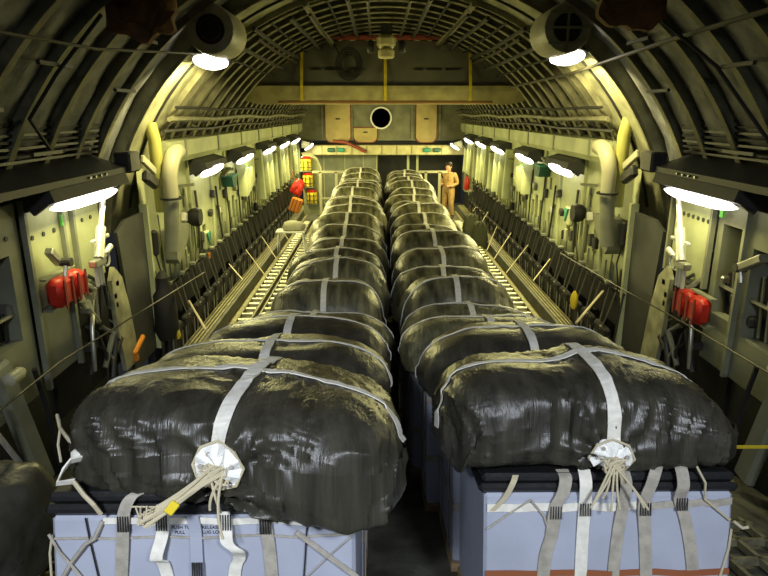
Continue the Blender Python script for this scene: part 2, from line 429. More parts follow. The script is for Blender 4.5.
# ================================================================== LAMPS
WARM = (0.98, 0.89, 0.35)
def side_lamp(sx, y0, y1, z, x, label, e, lw=1.7):
    yc = (y0 + y1) / 2; L = y1 - y0
    t = empty('fluorescent_lamp', (sx * (x + .14), yc, z + .08), label, 'lamp', 'fluorescent wall lamps')
    R = rotm(0, sx * 0.62, 0)
    MB().prism([(sx * (x + .18), y0 - .1, z + .2), (sx * (x - .1), y0 - .1, z + .12), (sx * (x - .13), y0 - .1, z + .02), (sx * (x + .18), y0 - .1, z - .08)], (0, L + .2, 0)).build('housing', dark_panel, t)
    lm = MB(); n = 12                                             # rounded bulging tube cover
    prof = [(0.012 + .095 * (1 - abs(2 * i / n - 1) ** 4), y0 + L * i / n) for i in range(n + 1)]
    vs = []
    for r, yy in prof:
        for k in range(10):
            a = 2 * PI * k / 10; p = V((r * lw * math.cos(a), 0, r * .55 * math.sin(a)))
            p = R @ p; vs.append((sx * (x - .03) + p.x, yy, z - .05 + p.z))
    fs = [(i * 10 + k, i * 10 + (k + 1) % 10, i * 10 + 10 + (k + 1) % 10, i * 10 + 10 + k) for i in range(n) for k in range(10)] + [tuple(range(10)), tuple(range(n * 10, n * 10 + 10))]
    lm.add(vs, fs); lm.build('lens', lens_m, t, True)
    for yy in (y0 - .06, y1 + .06): MB().box((sx * (x + .02), yy, z), (.2, .05, .1), R, bev=.01).build('end_cap', dark_m, t)
    light(t, (sx * (x - .10), yc, z - .15), 'AREA', e, WARM, .2, L, (0, sx * (1.02 if yc > 8 else .3), 0))
    return t
ORD = ['nearest', 'second', 'third', 'fourth', 'fifth', 'sixth', 'seventh']
for sx in (-1, 1):
    y0, y1 = (5.25, 6.65)
    side_lamp(sx, y0, y1, 2.66, 2.95, 'long bright lamp under the dark hood above the red pads on the %s wall' % side(sx), 17, 0.6)
    for k, (yc, L) in enumerate(((10.45, 1.15), (13.1, 1.15), (16.1, 1.15), (18.7, 1.15), (21.3, 1.15))):
        side_lamp(sx, yc - L / 2, yc + L / 2, 2.53, 2.92, 'lamp under the %s wall ledge, %s of the row counted from the near end' % (side(sx), ['first', 'second', 'third', 'fourth', 'farthest'][k]), 92, 1.4)
    side_lamp(sx, 22.2, 23.0, 2.28, 2.62, 'short lamp hanging low near the bulkhead beam on the %s' % side(sx), 12)
    # dome lamp with hood
    p = V((-2.07, 7.6, 3.98)) if sx < 0 else V((2.04, 7.6, 4.03))
    t = empty('dome_lamp', p + V((0, 0, .12)), 'bright dome lamp under the fan housing at upper %s' % side(sx), 'lamp', 'dome lamps')
    Rm = rotm(-.32, 0, 0)
    def rp(mb):
        mb.v = [Rm @ (q - p) + p for q in mb.v]; return mb
    rp(MB().lathe([(.10, .20), (.14, .17), (.215, .03), (.225, -.01), (.205, -.01)], p, 'Z', 24)).build('hood', dark_m, t, True)
    rp(MB().lathe([(.2, .0), (.195, -.03), (.14, -.06), (.02, -.075)], p, 'Z', 24)).build('lens', dome_m, t, True)
    MB().tube([p + V((0, 0, .18)), p + V((0, -.1, .30))], .03).build('stem', dark_m, t)
    light(t, p + V((0, .02, -.12)), 'SPOT', 300, (1, .87, .38), .15, rot=(.45, -sx * .85, 0)).data.spot_size = math.radians(115)
    q = V((-1.90, 7.0, 4.24)) if sx < 0 else V((1.85, 7.0, 4.26))
    f = empty('fan_housing', q, 'pale cylindrical air fan housing above the upper %s dome lamp' % side(sx), 'fan housing', 'fan housings')
    MB().lathe([(.145, 0), (.245, -.02), (.255, .02), (.255, .62), (.22, .68), (.1, .70)], q, 'Y', 28).build('drum', mat('fan_drum%d' % sx, (.34, .33, .24), .5, var=.15), f, True)
    MB().lathe([(.15, -.01), (.15, .01), (.05, .03)], q, 'Y', 24).build('grille', void_m, f, True)
    if sx > 0:
        for r_ in range(3): MB().box(q + V((0, -.025, -.15 + .15 * r_)), (.5 if r_ == 1 else .4, .02, .025)).build('grille_bar', liner_grey, f)
        MB().box(q + V((0, -.02, 0)), (.025, .02, .5)).build('grille_bar', liner_grey, f)
    else:
        MB().tube([q + V((.11 * math.cos(a * PI / 8), -.02, .11 * math.sin(a * PI / 8))) for a in range(16)], .008, 6, True).build('grille_ring', dark_m, f)
# work lights over the aft ramp, behind the viewer: they light the near faces of the load
for k, sx in enumerate((-1, 1)):
    p = V((sx * 1.15, -.75, 4.30))
    t = empty('ramp_floodlight', p, 'cool white floodlight on the ceiling over the ramp, %s side' % side(sx), 'lamp', 'ramp floodlights')
    MB().box(p + V((0, 0, .08)), (.6, .3, .1), rotm(.5, 0, 0), bev=.02).build('housing', dark_panel, t)
    light(t, p + V((0, .06, -.02)), 'AREA', 29, (.84, .90, 1.0), .5, .25, (math.radians(48), 0, 0), spread=math.radians(85))

# ================================================================== CARGO
def pack_shape(w, d, h, seed, res, tilt=0.0, sag=None, gather=None, nx=5.0, nz=2.7, droop=.07, ny=3.2):
    a, b = w / 2, d / 2; zl = .40 * h; cu, cl = h - zl, zl
    vs = []; fs = []; key = {}
    def F(r, q):
        z = q.z * r
        return abs(q.x * r / a) ** nx + abs(q.y * r / b) ** ny + (abs(z / cu) ** nz if z > 0 else abs(z / cl) ** 7)
    def vert(q):
        k = (round(q.x, 4), round(q.y, 4), round(q.z, 4))
        if k in key: return key[k]
        dd = V((q.x * a, q.y * b, q.z * h * .5)).normalized(); lo, hi = 0, 3
        for _ in range(26):
            mid = (lo + hi) / 2
            if F(mid, dd) < 1: lo = mid
            else: hi = mid
        p = dd * lo; s3 = V((seed * 7.3, seed * 3.1, seed * 1.7))
        top = max(0, p.z / cu)
        lump = .05 * noise.noise(p * 2.1 + s3) + .014 * noise.noise(p * 5 + s3)
        ph = p.x * 9 + p.y * 3 + 2.2 * noise.noise(p * 2.5 + s3)
        fold = (1 - abs(noise.noise(V((ph, p.z * 1.3, p.y * 2)) + s3))) ** 4 * (.030 if res > 40 else .022) * (1.15 - .9 * top)
        fine = (1 - abs(noise.noise(V((p.x * 22 + 3 * noise.noise(p * 3 + s3), p.z * 3.5, p.y * 5)) + s3))) ** 5 * .013
        p2 = p + dd * (lump + fold + fine)
        if gather is not None:
            g = V(gather); dl = p - g; dist = math.hypot(dl.x, dl.z)
            if p.y < 0:
                an = math.atan2(dl.z, dl.x)
                k2 = math.exp(-(dist / .34) ** 2)
                p2 += V((0, -1, 0)) * (.035 * k2 * (noise.noise(V((an * 3.2, seed, 0))) + .35 * math.sin(an * 9)) - .03 * math.exp(-(dist / .12) ** 2) + .0)
        p2.z += tilt * p.x / a - droop * h * (abs(p.x) / a) ** 2.5 * (1 if p.z > 0 else 0)
        if sag: p2 += V(sag(p / 1, a, b, h))
        p2.z += zl
        key[k] = len(vs); vs.append(p2); return key[k]
    for ax in range(3):
        for sg in (-1, 1):
            o1, o2 = (ax + 1) % 3, (ax + 2) % 3
            for i in range(res):
                for j in range(res):
                    q = []
                    for di, dj in ((0, 0), (1, 0), (1, 1), (0, 1)):
                        t = [0, 0, 0]; t[ax] = sg
                        t[o1] = math.tan(PI / 4 * (2 * (i + di) / res - 1)); t[o2] = math.tan(PI / 4 * (2 * (j + dj) / res - 1))
                        q.append(vert(V(t)))
                    fs.append(tuple(q) if sg > 0 else tuple(reversed(q)))
    return vs, fs
def cast(bvh, axis_pt, d):
    d = V(d).normalized()
    loc, nrm, i, dist = bvh.ray_cast(V(axis_pt) + d * 3, -d)
    return (loc, nrm) if loc is not None else (V(axis_pt) + d * .4, d)
def cross_strap(bvh, w, h, yfun, width, a0=-14, a1=194, n=46):
    L_, R_, N_ = [], [], []
    for i in range(n + 1):
        a = math.radians(a0 + (a1 - a0) * i / n); d = V((math.cos(a) * w / 2, 0, math.sin(a) * h * .6)).normalized()
        x_ = math.cos(a); y = yfun(x_)
        p, q = [], []
        for s in (-1, 1):
            l, nn = cast(bvh, (0, y + s * width / 2, h * .4), d); nn = d
            (p if s < 0 else q).append(l + d * .010)
        L_.append(p[0]); R_.append(q[0]); N_.append(d)
    return MB().ribbon(L_, R_, N_, .006)
def long_strap(bvh, d_, h, xfun, width, a0, a1, n=40):
    L_, R_, N_ = [], [], []
    for i in range(n + 1):
        a = math.radians(a0 + (a1 - a0) * i / n); d = V((0, -math.cos(a) * d_ / 2, math.sin(a) * h * .6)).normalized()
        x = xfun(i / n)
        l, _ = cast(bvh, (x - width / 2, 0, h * .4), d); r, _ = cast(bvh, (x + width / 2, 0, h * .4), d)
        L_.append(l + d * .013); R_.append(r + d * .013); N_.append(d)
    return MB().ribbon(L_, R_, N_, .006)

def make_carton(xc, yc, z, w, d, H, rx, label, front=None, pad=.1, skid=True):
    t = empty('cargo_carton', (xc, yc, z), label, 'cargo box', 'white cargo boxes in two rows', rx)
    MB().box((0, 0, .03), (w + .02, d, .06)).build('skid_board', wood_m, t, local=True)
    MB().box((0, 0, .06 + (H - .06) / 2), (w, d, H - .06), bev=.015).build('box', carton_m, t, local=True)
    m_ = MB(); m_.box((0, 0, H + pad / 4), (w + .05, d + .01, pad / 2 - .004), bev=.015); m_.box((0, 0, H + pad * .75), (w + .02, d, pad / 2 - .004), bev=.015)
    m_.build('pad', pad_m, t, local=True)
    if not front:
        for zz in (H * .45, H - .06):
            q = MB()
            for sy in (-1, 1): q.box((0, sy * (d / 2 + .003), zz), (w + .012, .006, .05))
            for sx in (-1, 1): q.box((sx * (w / 2 + .003), 0, zz), (.006, d + .012, .05))
            q.build('belt', tan_m, t, local=True)
        for sx in (-1, 1):
            for yy in (-.25, .25):
                MB().box((sx * (w / 2 + .008), yy * d, H / 2), (.006, .05, H)).build('strap', tan_m, t, local=True)
    return t
def make_pack(xc, yc, z, w, d, h, rx, label, seed, hero=None, sag=None, tilt=0, strapx=0.0):
    t = empty('wrapped_pack', (xc, yc, z), label, 'cargo pack', 'black sheeted packs in two rows', rx)
    res = 66 if hero else (26 if yc < 7 else 16)
    vs, fs = pack_shape(w, d, h, seed, res, tilt, sag, hero.get('gather') if hero else None, nx=7.0 if hero else 5.0, nz=3.4 if hero else 2.4, droop=.12, ny=3.2 if yc < 5 else 2.5)
    cv = MB().add(vs, fs); cover = cv.build('cover', poly_m if yc < 4.6 else lamplit_sheet_m, t, True, local=True)
    bvh = BVHTree.FromPolygons([tuple(v) for v in vs], fs)
    return t, bvh

LY = [2.42, 3.36, 4.28, 5.15, 6.05, 6.97, 7.75, 8.6, 9.5, 10.45, 11.3, 12.25, 13.15, 14.05, 15.0, 15.95, 16.9, 17.95, 19.1]
RY = [2.89, 3.80, 4.60, 5.35, 6.12, 6.98, 7.9, 8.85, 9.7, 10.6, 11.55, 12.5, 13.45, 14.4, 15.4, 16.55, 17.9, 19.2]
NTH = ['nearest', 'second', 'third', 'fourth', 'fifth', 'sixth', 'seventh', 'eighth', 'ninth', 'tenth', 'eleventh', 'twelfth', 'thirteenth', 'fourteenth', 'fifteenth', 'sixteenth', 'seventeenth', 'eighteenth', 'farthest']
def rowname(i, n): return 'farthest' if i == n - 1 else NTH[i]
LW = {0: 1.42, 1: 1.46, 2: 1.44}; RW = {0: 1.40, 1: 1.42, 2: 1.36, 3: 1.30}
cartons = {}; packs = {}
for row, ys in (('left', LY), ('right', RY)):
    n = len(ys); rr = random.Random(3 if row == 'left' else 5)
    for i, y in enumerate(ys):
        nxt = ys[i + 1] if i + 1 < n else y + 1; prv = ys[i - 1] if i else y - 1
        dep = min(y - prv, nxt - y, 1.1) - .05
        sgn = -1 if row == 'left' else 1
        xc = sgn * (.65 + rr.uniform(-.03, .03)); H = .96; w = 1.08
        onramp = y < 5.5
        rx = -TH if onramp else 0.0
        if row == 'left':
            if i == 0: xc, H, w, dep = -.855, 1.05, 1.22, .96
            elif i in (1, 2): xc, w, H = -.84, 1.2, 1.02
            elif i == 3: xc, dep, y = -.72, .62, y - .10
        else:
            if i == 0: xc, H, w, dep = .975, .92, 1.22, .9
            elif i == 1: xc, w, H, dep = .93, 1.2, .96, .86
            elif i == 2: xc, w = .82, 1.18
            elif i == 3: xc, w, dep, y = .74, 1.16, .52, y - .10
        zz = fz(y)
        lab = 'white carton with webbing straps under the %s pack of the %s row' % (rowname(i, n), row)
        if i == 0:
            lab = ('white strapped carton at lower left with printed push pull lettering' if row == 'left' else 'white strapped carton at lower right with four loose webbing ends over its black pad')
        pad = .10
        c = make_carton(xc, y, zz, w, dep, H, rx, lab, front=(i == 0), pad=pad)
        cartons[row, i] = c
        up = Matrix.Rotation(rx, 3, 'X') @ V((0, 0, H + pad))
        pz = V((xc, y, zz)) + up
        h = 1.73 - pz.z + .08 * rr.uniform(-.7, .9) if not onramp else .60
        pw = w + .09 + rr.uniform(-.04, .08)
        lab = 'black sheet covered pack with crossed white straps, %s from the front in the %s row' % (rowname(i, n) if i else 'first', row)
        if i == 0: lab = 'big glossy black wrapped pack at the front of the %s row' % row
        hero = None; sag = None; tilt = 0; pd = dep + (.06 if i != 3 else .18)
        px, py = pz.x, pz.y
        if row == 'left':
            if i == 0:
                hero = {'gather': (-.02, -.45, -.06)}; pw, h, pd = 1.42, .41, 1.0
                def sag(p, a, b, h):
                    k = p.x / a
                    fr = max(0, -p.y / b)
                    return (0, -.10 * k - (.04 * fr if k > 0 else 0), -(.06 + .10 * max(0, k)) * fr ** 3 * (1 if p.z < 0 else 0) - .05 * max(0, k))
                px, py = pz.x + .10, pz.y - .03
            elif i == 1: pw, h = 1.46, .41; px += .03
            elif i == 2: pw, h = 1.42, .42; px += .03
            elif i == 3: pw, h = 1.34, .46
        else:
            if i == 0:
                hero = {'gather': (.03, -.45, -.10)}; pw, h, pd = 1.44, .50, .94
                def sag(p, a, b, h):
                    k = p.x / a
                    return (0, 0, -.07 * max(0, k) ** 2 * (1 if p.z > 0 else 0) - (.05 * max(0, -k) if p.z < 0 and abs(k) > .85 else 0))
                px, py = pz.x - .05, pz.y
            elif i == 1: pw, h = 1.42, .48; px -= .05
            elif i == 2: pw, h = 1.40, .46; px -= .05
            elif i == 3: pw, h = 1.34, .47
        t, bvh = make_pack(px, py, pz.z, pw, pd, h, rx, lab, i * 1.37 + (0 if row == 'left' else 40), hero, sag, tilt)
        packs[row, i] = (t, bvh, pw, pd, h)
        wob = rr.uniform(-.09, .09)
        if hero and row == 'left': yf = lambda x: -.02 - .10 * x
        else: yf = lambda x, wob=wob: -.03 + wob * x
        cross_strap(bvh, pw, h, yf, .05 if hero else .036).build('cross_strap', strap_m, t, local=True)
        sxo = (-.02 if row == 'left' else -.02) + rr.uniform(-.03, .03)
        if hero and row == 'left': xf = lambda u: -.03 + .10 * min(1, u * 1.35)
        elif hero: xf = lambda u: .05 - .02 * u
        else: xf = lambda u, s=sxo, k=rr.uniform(-.04, .04): s + k * (u - .5)
        long_strap(bvh, pd, h, xf, .062 if hero else .055, (2 if row == 'left' else -14) if hero else -12, 160).build('long_strap', strap_m, t, local=True)

# front skirts and their lashing cords
def skirt(row, gx, gz, rad, cordtips, group, seed):
    t, bvh, pw, pd, h = packs[row, 0]; rr = random.Random(seed)
    def hit(x, z):
        l, n_, i_, d_ = bvh.ray_cast(V((x, -3, z)), V((0, 1, 0)))
        return l if l is not None else V((x, -pd / 2, z))
    rings = [(0, 0)]; vs = []; fs = []
    N = 16
    for s in (0, 1):
        base = len(vs)
        c = hit(gx, gz); vs.append(c + V((0, -.045 + s * .012, 0)))
        for k, rf in enumerate((.45, 1.0)):
            for j in range(N):
                a = 2 * PI * j / N; q = rad * rf * (1 if j % 2 == 0 else .93)
                p = hit(gx + q * math.cos(a), gz + q * .92 * math.sin(a))
                vs.append(p + V((0, -.03 * (1 - rf) - .012 - .008 * ((j % 2)) + s * .010, 0)))
        for j in range(N):
            fs.append((base, base + 1 + j, base + 1 + (j + 1) % N))
            fs.append((base + 1 + j, base + 1 + N + j, base + 1 + N + (j + 1) % N, base + 1 + (j + 1) % N))
    b2 = 1 + 2 * N
    for j in range(N): fs.append((1 + N + j, b2 + 1 + N + j, b2 + 1 + N + (j + 1) % N, 1 + N + (j + 1) % N))
    sk = MB().add(vs, fs).build('skirt', skirt_m, t, local=True)
    hem = MB().tube([hit(gx + rad * math.cos(2 * PI * j / 8), gz + rad * .92 * math.sin(2 * PI * j / 8)) + V((0, -.022, 0)) for j in range(8)], .006, 6, True)
    hem.build('hem', cord_m, sk, local=True)
    for a in (0.3, 1.3, 2.2, 3.0):
        MB().lathe([(.010, 0), (.010, .005), (.005, .005)], hit(gx + rad * .6 * math.cos(a), gz + rad * .55 * math.sin(a)) + V((0, -.032, 0)), 'Y', 10).build('eyelet', tan_m, sk, local=True)
    c = hit(gx, gz) + V((0, -.05, 0))
    kn = MB()
    for k in range(9):
        a = rr.uniform(0, 6.3); b = rr.uniform(0, 6.3)
        kn.tube([c + V((.045 * math.cos(a + q * .9) + rr.uniform(-.01, .01), -.02 * math.sin(q) - .012, .035 * math.sin(b + q * .9) - .02)) for q in range(7)], .006, 5)
    kn.build('knot', cord_m, t, local=True)
    for (dx, dy, dz) in cordtips:
        e = c + V((dx, dy, dz)); mid = (c + e) / 2 + V((rr.uniform(-.02, .02), -.03, -.01))
        s0 = c + V((rr.uniform(-.035, .035), -.02, rr.uniform(-.03, .01)))
        pts = [s0 * (1 - u) ** 2 + mid * 2 * u * (1 - u) + e * u * u for u in [k / 8 for k in range(9)]]
        MB().tube(pts, .0055, 6).build('cord', cord_m, t, local=True)
    return c
rr = random.Random(2)
tipsL = [(-.24 + rr.uniform(-.02, .02), -.10 + rr.uniform(-.02, .02), -.155 + rr.uniform(-.025, .02)) for k in range(16)] + [(.02, -.03, -.16), (-.02, -.03, -.15), (.04, -.08, -.24)]
cL = skirt('left', -.015, .14, .105, tipsL, 'l', 4)
tt = packs['left', 0][0]
MB().box(cL + V((-.14, -.10, -.11)), (.035, .012, .05), rotm(0, .7, .3), bev=.004).build('tag', yellow_m, tt, local=True)
wr = MB(); r5 = random.Random(8)
for k in range(14):
    e = cL + V((-.235, -.085, -.16)); a = r5.uniform(0, 6.3)
    wr.tube([e + V((.03 * math.cos(a + q) , .02 * math.sin(a * 2 + q), .028 * math.sin(a + q * 1.3) + .004 * q)) for q in range(5)] + [e + V((r5.uniform(-.06, .03), r5.uniform(-.03, .0), r5.uniform(.0, .06)))], .0035, 5)
wr.build('frayed_cords', cord_m, tt, True, local=True)
tipsR = [(-.13, -.07, -.20), (-.12, -.07, -.18), (.12, -.07, -.20), (.14, -.07, -.21), (-.03, -.06, -.22), (.01, -.06, -.21), (-.06, -.03, -.17), (.03, -.02, -.10), (.05, -.02, -.1)]
cR = skirt('right', .04, .09, .105, tipsR, 'r', 9)

# webbing on the two front cartons
def front_web(row, H, d, straps, hz, cords):
    t = cartons[row, 0]; f = -d / 2
    for q in hz:
        z0, z1, x0, x1, wd, mm, nm = q
        MB().band([(x0 + (x1 - x0) * k / 10, f - .010 - .004 * math.sin(k * 1.7), z0 + (z1 - z0) * k / 10 + .004 * math.sin(k * 2.1)) for k in range(11)], wd, (0, 0, 1), .006).build(nm, mm, t, local=True)
    for pts, wd, st, mm in straps:
        P = [V((x, f - y_, z)) for x, z, y_ in pts]
        # smooth
        Q = []
        for i in range(len(P) - 1):
            p0 = P[max(i - 1, 0)]; p1 = P[i]; p2 = P[i + 1]; p3 = P[min(i + 2, len(P) - 1)]
            for k in range(6):
                u = k / 6
                Q.append(.5 * ((2 * p1) + (p2 - p0) * u + (2 * p0 - 5 * p1 + 4 * p2 - p3) * u * u + (3 * p1 - p0 - 3 * p2 + p3) * u ** 3))
        Q.append(P[-1])
        s_ = MB().band(Q, wd, (1, 0, 0.0), .006).build('strap', mm, t, local=True)
        if st is not None:
            xx, zz = st; m_ = MB()
            for k in range(5): m_.box((xx - wd * .4 + wd * .2 * k, f - .034, zz), (.004, .006, .062))
            m_.build('stitching', stitch_m, s_, local=True)
    for pts, r, mm in cords:
        MB().tube([(x, f - y_, z) for x, z, y_ in pts], r, 6).build('lashing', mm, t, local=True)
def lx(p): return (p - 202) * .00402
def lz(p): return 1.05 - (p - 515) * .00415
SB = [0.02, .012]
front_web('left', 1.05, .96, [
    ([(lx(152), lz(490), -.06), (lx(135), lz(492), .015), (lx(127), lz(505), .03), (lx(124), lz(525), .025), (lx(122), lz(550), .02), (lx(118), lz(600), .012), (lx(116), lz(700), .012)], .05, (lx(125), lz(519)), tan_m),
    ([(lx(165), lz(500), .04), (lx(164), lz(512), .03), (lx(163), lz(530), .03), (lx(158), lz(552), .05), (lx(163), lz(562), .02), (lx(168), lz(600), .012), (lx(168), lz(700), .012)], .05, (lx(163), lz(518)), strap_m),
    ([(lx(193), lz(512), .03), (lx(195), lz(530), .016), (lx(196), lz(560), .02), (lx(198), lz(600), .012), (lx(198), lz(700), .012)], .048, (lx(197), lz(565)), carton_m),
    ([(lx(224), lz(508), .03), (lx(226), lz(525), .03), (lx(228), lz(537), .045), (lx(238), lz(545), .05), (lx(238), lz(556), .02), (lx(232), lz(580), .012), (lx(230), lz(700), .012)], .05, (lx(226), lz(518)), strap_m),
    ([(lx(263), lz(511), .03), (lx(266), lz(530), .02), (lx(269), lz(560), .012), (lx(272), lz(620), .012), (lx(273), lz(700), .012)], .05, (lx(265), lz(522)), tan_m),
], [
    (lz(518.5), lz(520), lx(103), lx(350), .026, strap_m, 'belt'),
    (lz(536), lz(534), lx(52), lx(352), .008, tan_m, 'belt'),
    (lz(640), lz(640), lx(51), lx(353), .05, tan_m, 'belt'),
], [
    ([(lx(103), lz(518), .01), (lx(95), lz(535), .02), (lx(86), lz(540), .02), (lx(70), lz(560), .015), (lx(52), lz(590), .012)], .009, tan_m),
    ([(lx(50), lz(530), .02), (lx(60), lz(548), .02), (lx(75), lz(566), .02), (lx(100), lz(600), .02)], .006, tan_m),
    ([(lx(295), lz(530), .015), (lx(325), lz(553), .015), (lx(356), lz(576), .015)], .011, tan_m),
    ([(lx(350), lz(535), .012), (lx(330), lz(552), .012), (lx(300), lz(580), .012)], .003, tan_m),
    ([(lx(86), lz(515), .012), (lx(90), lz(540), .012), (lx(97), lz(576), .012), (lx(99), lz(620), .012)], .004, ink_m),
    ([(lx(306), lz(518), .012), (lx(304), lz(550), .012), (lx(300), lz(600), .012)], .003, ink_m),
    ([(lx(52), lz(532), .01), (lx(49), lz(550), .01), (lx(50), lz(600), .01)], .005, cord_m),
])
for tx, ty, s in (('PUSH TO', 170, 0), ('PULL', 173, 1), ('RELEASE', 200.5, 0), ('LUG LOOP', 200.5, 1)):
    cu = bpy.data.curves.new('lettering', 'FONT'); cu.body = tx; cu.size = .019; cu.extrude = .001; cu.materials.append(ink_m)
    tmp = bpy.data.objects.new('lettering_curve', cu); COL.objects.link(tmp)
    dgl = bpy.context.evaluated_depsgraph_get(); dgl.update()
    lm_ = bpy.data.meshes.new_from_object(tmp.evaluated_get(dgl)); bpy.data.objects.remove(tmp)
    lm_.materials.clear(); lm_.materials.append(ink_m)
    o = bpy.data.objects.new('lettering', lm_); COL.objects.link(o); o.parent = cartons['left', 0]
    o.location = (lx(ty), -.4815, lz(527.6 + s * 4.9)); o.rotation_euler = (PI / 2, 0, 0)
def kx(p): return (p - 612) * .00478
def kz(p): return .92 - (p - 503) * .0049
front_web('right', .92, .90, [
    ([(kx(516), kz(484), .0), (kx(512), kz(490), .03), (kx(505), kz(505), .02), (kx(492), kz(520), .012)], .03, None, cord_m),
    ([(kx(566), kz(482), -.05), (kx(566), kz(486), .02), (kx(563), kz(500), .03), (kx(556), kz(515), .03), (kx(553), kz(545), .015), (kx(546), kz(580), .012), (kx(542), kz(700), .012)], .062, (kx(556), kz(520)), tan_m),
    ([(kx(587), kz(480), -.02), (kx(586), kz(490), .03), (kx(586), kz(512), .025), (kx(585), kz(545), .014), (kx(584), kz(600), .012), (kx(584), kz(700), .012)], .06, (kx(586), kz(517)), strap_m),
    ([(kx(628), kz(482), -.02), (kx(627), kz(492), .03), (kx(625), kz(512), .025), (kx(621), kz(545), .014), (kx(617), kz(600), .012), (kx(615), kz(700), .012)], .058, None, tan_m),
    ([(kx(672), kz(474), -.10), (kx(658), kz(476), .02), (kx(652), kz(490), .04), (kx(646), kz(512), .028), (kx(649), kz(545), .014), (kx(652), kz(600), .012), (kx(653), kz(700), .012)], .06, (kx(647), kz(517)), tan_m),
    ([(kx(686), kz(472), -.08), (kx(682), kz(476), .03), (kx(683), kz(492), .05), (kx(682), kz(508), .028), (kx(690), kz(530), .015), (kx(699), kz(576), .012), (kx(712), kz(700), .012)], .06, (kx(684), kz(512)), tan_m),
], [
    (kz(517), kz(516), kx(487), kx(640), .04, strap_m, 'belt'),
    (kz(516), kz(512), kx(640), kx(738), .034, tan_m, 'belt'),
    (kz(585), kz(585), kx(486), kx(738), .03, mat('orange_brown_tape', (.30, .10, .04), .6), 'belt'),
    (kz(640), kz(640), kx(486), kx(738), .05, tan_m, 'belt'),
], [
    ([(kx(532), kz(508), .012), (kx(510), kz(522), .012), (kx(487), kz(538), .012)], .005, tan_m),
    ([(kx(532), kz(510), .012), (kx(545), kz(525), .012), (kx(550), kz(540), .012)], .006, tan_m),
    ([(kx(697), kz(473), .03), (kx(706), kz(490), .04), (kx(708), kz(508), .02), (kx(735), kz(530), .014), (kx(740), kz(532), -.02)], .006, cord_m),
    ([(kx(740), kz(532), .01), (kx(748), kz(538), .02), (kx(754), kz(537), .02)], .008, cord_m),
    ([(kx(738), kz(540), .01), (kx(736), kz(560), .01), (kx(728), kz(590), .01)], .006, cord_m),
])
# loose tie on the left shoulder of the nearest left carton
ct = cartons['left', 0]; INV = (Matrix.Translation(ct.location) @ Matrix.Rotation(-TH, 4, 'X')).inverted()
def al(px, py, Y): return INV @ at(px, py, Y=Y)
tie = MB().lathe([(.015, -.03), (.035, -.015), (.035, .015), (.015, .03)], al(80, 455, 2.28), 'Z', 10).build('tie', strap_m, ct, True, local=True, label='knotted cream tie at the left corner')
MB().band([al(x, y, Y) for x, y, Y in ((94, 462, 2.32), (84, 457, 2.26), (70, 460, 2.22), (62, 470, 2.2), (56, 484, 2.18), (74, 482, 2.16))], .028, (.35, -.5, .8), .008).build('webbing', strap_m, tie, local=True)
MB().tube([al(x, y, Y) for x, y, Y in ((74, 482, 2.16), (84, 495, 2.12), (94, 505, 2.10), (101, 514, 2.11))], .009, 6).build('cord', cord_m, tie, local=True)
MB().tube([al(x, y, Y) for x, y, Y in ((78, 452, 2.3), (66, 436, 2.4), (60, 428, 2.5), (57, 415, 2.6))], .008, 6).build('cord', cord_m, tie, local=True)
MB().tube([al(x, y, Y) for x, y, Y in ((60, 430, 2.48), (58, 445, 2.46), (61, 462, 2.44))], .006, 6).build('cord', cord_m, tie, local=True)

# ================================================================== FLOOR GEAR
for sx in (-1, 1):
    for k, xo in enumerate((2.05, 2.38)):
        t = empty('roller_conveyor', (sx * xo, 13.0, 0), 'long roller tray on the %s cargo floor, %s one' % (side(sx), ('inboard', 'outboard')[k]), 'roller conveyor', 'floor roller conveyors')
        q = MB()
        for s2 in (-1, 1): q.box((sx * xo + s2 * .115, 13.0, .05), (.025, 13.6, .1))
        q.box((sx * xo, 13.0, .012), (.22, 13.6, .02)); q.build('tray', tray_m, t)
        for j in range(44):
            yy = 6.5 + j * .3
            MB().lathe([(.035, -.09), (.035, .09)], (sx * xo, yy, .075), 'X', 10).build('roller', roller_m, t, True)
    # ramp side gratings
    t = empty('ramp_grating', (sx * 2.2, 2.6, fz(2.6)), 'yellowish floor grating on the ramp at lower %s' % side(sx), 'grating', 'ramp gratings')
    q = MB(); Rr = rotm(-TH, 0, 0)
    for j in range(9): q.box((sx * 2.15, 1.9 + j * .25, fz(1.9 + j * .25) + .05), (.9, .03, .05), Rr)
    for j in range(5): q.box((sx * (1.75 + j * .2), 2.9, fz(2.9) + .05), (.03, 2.2, .05), Rr)
    q.build('grid', tray_m, t)

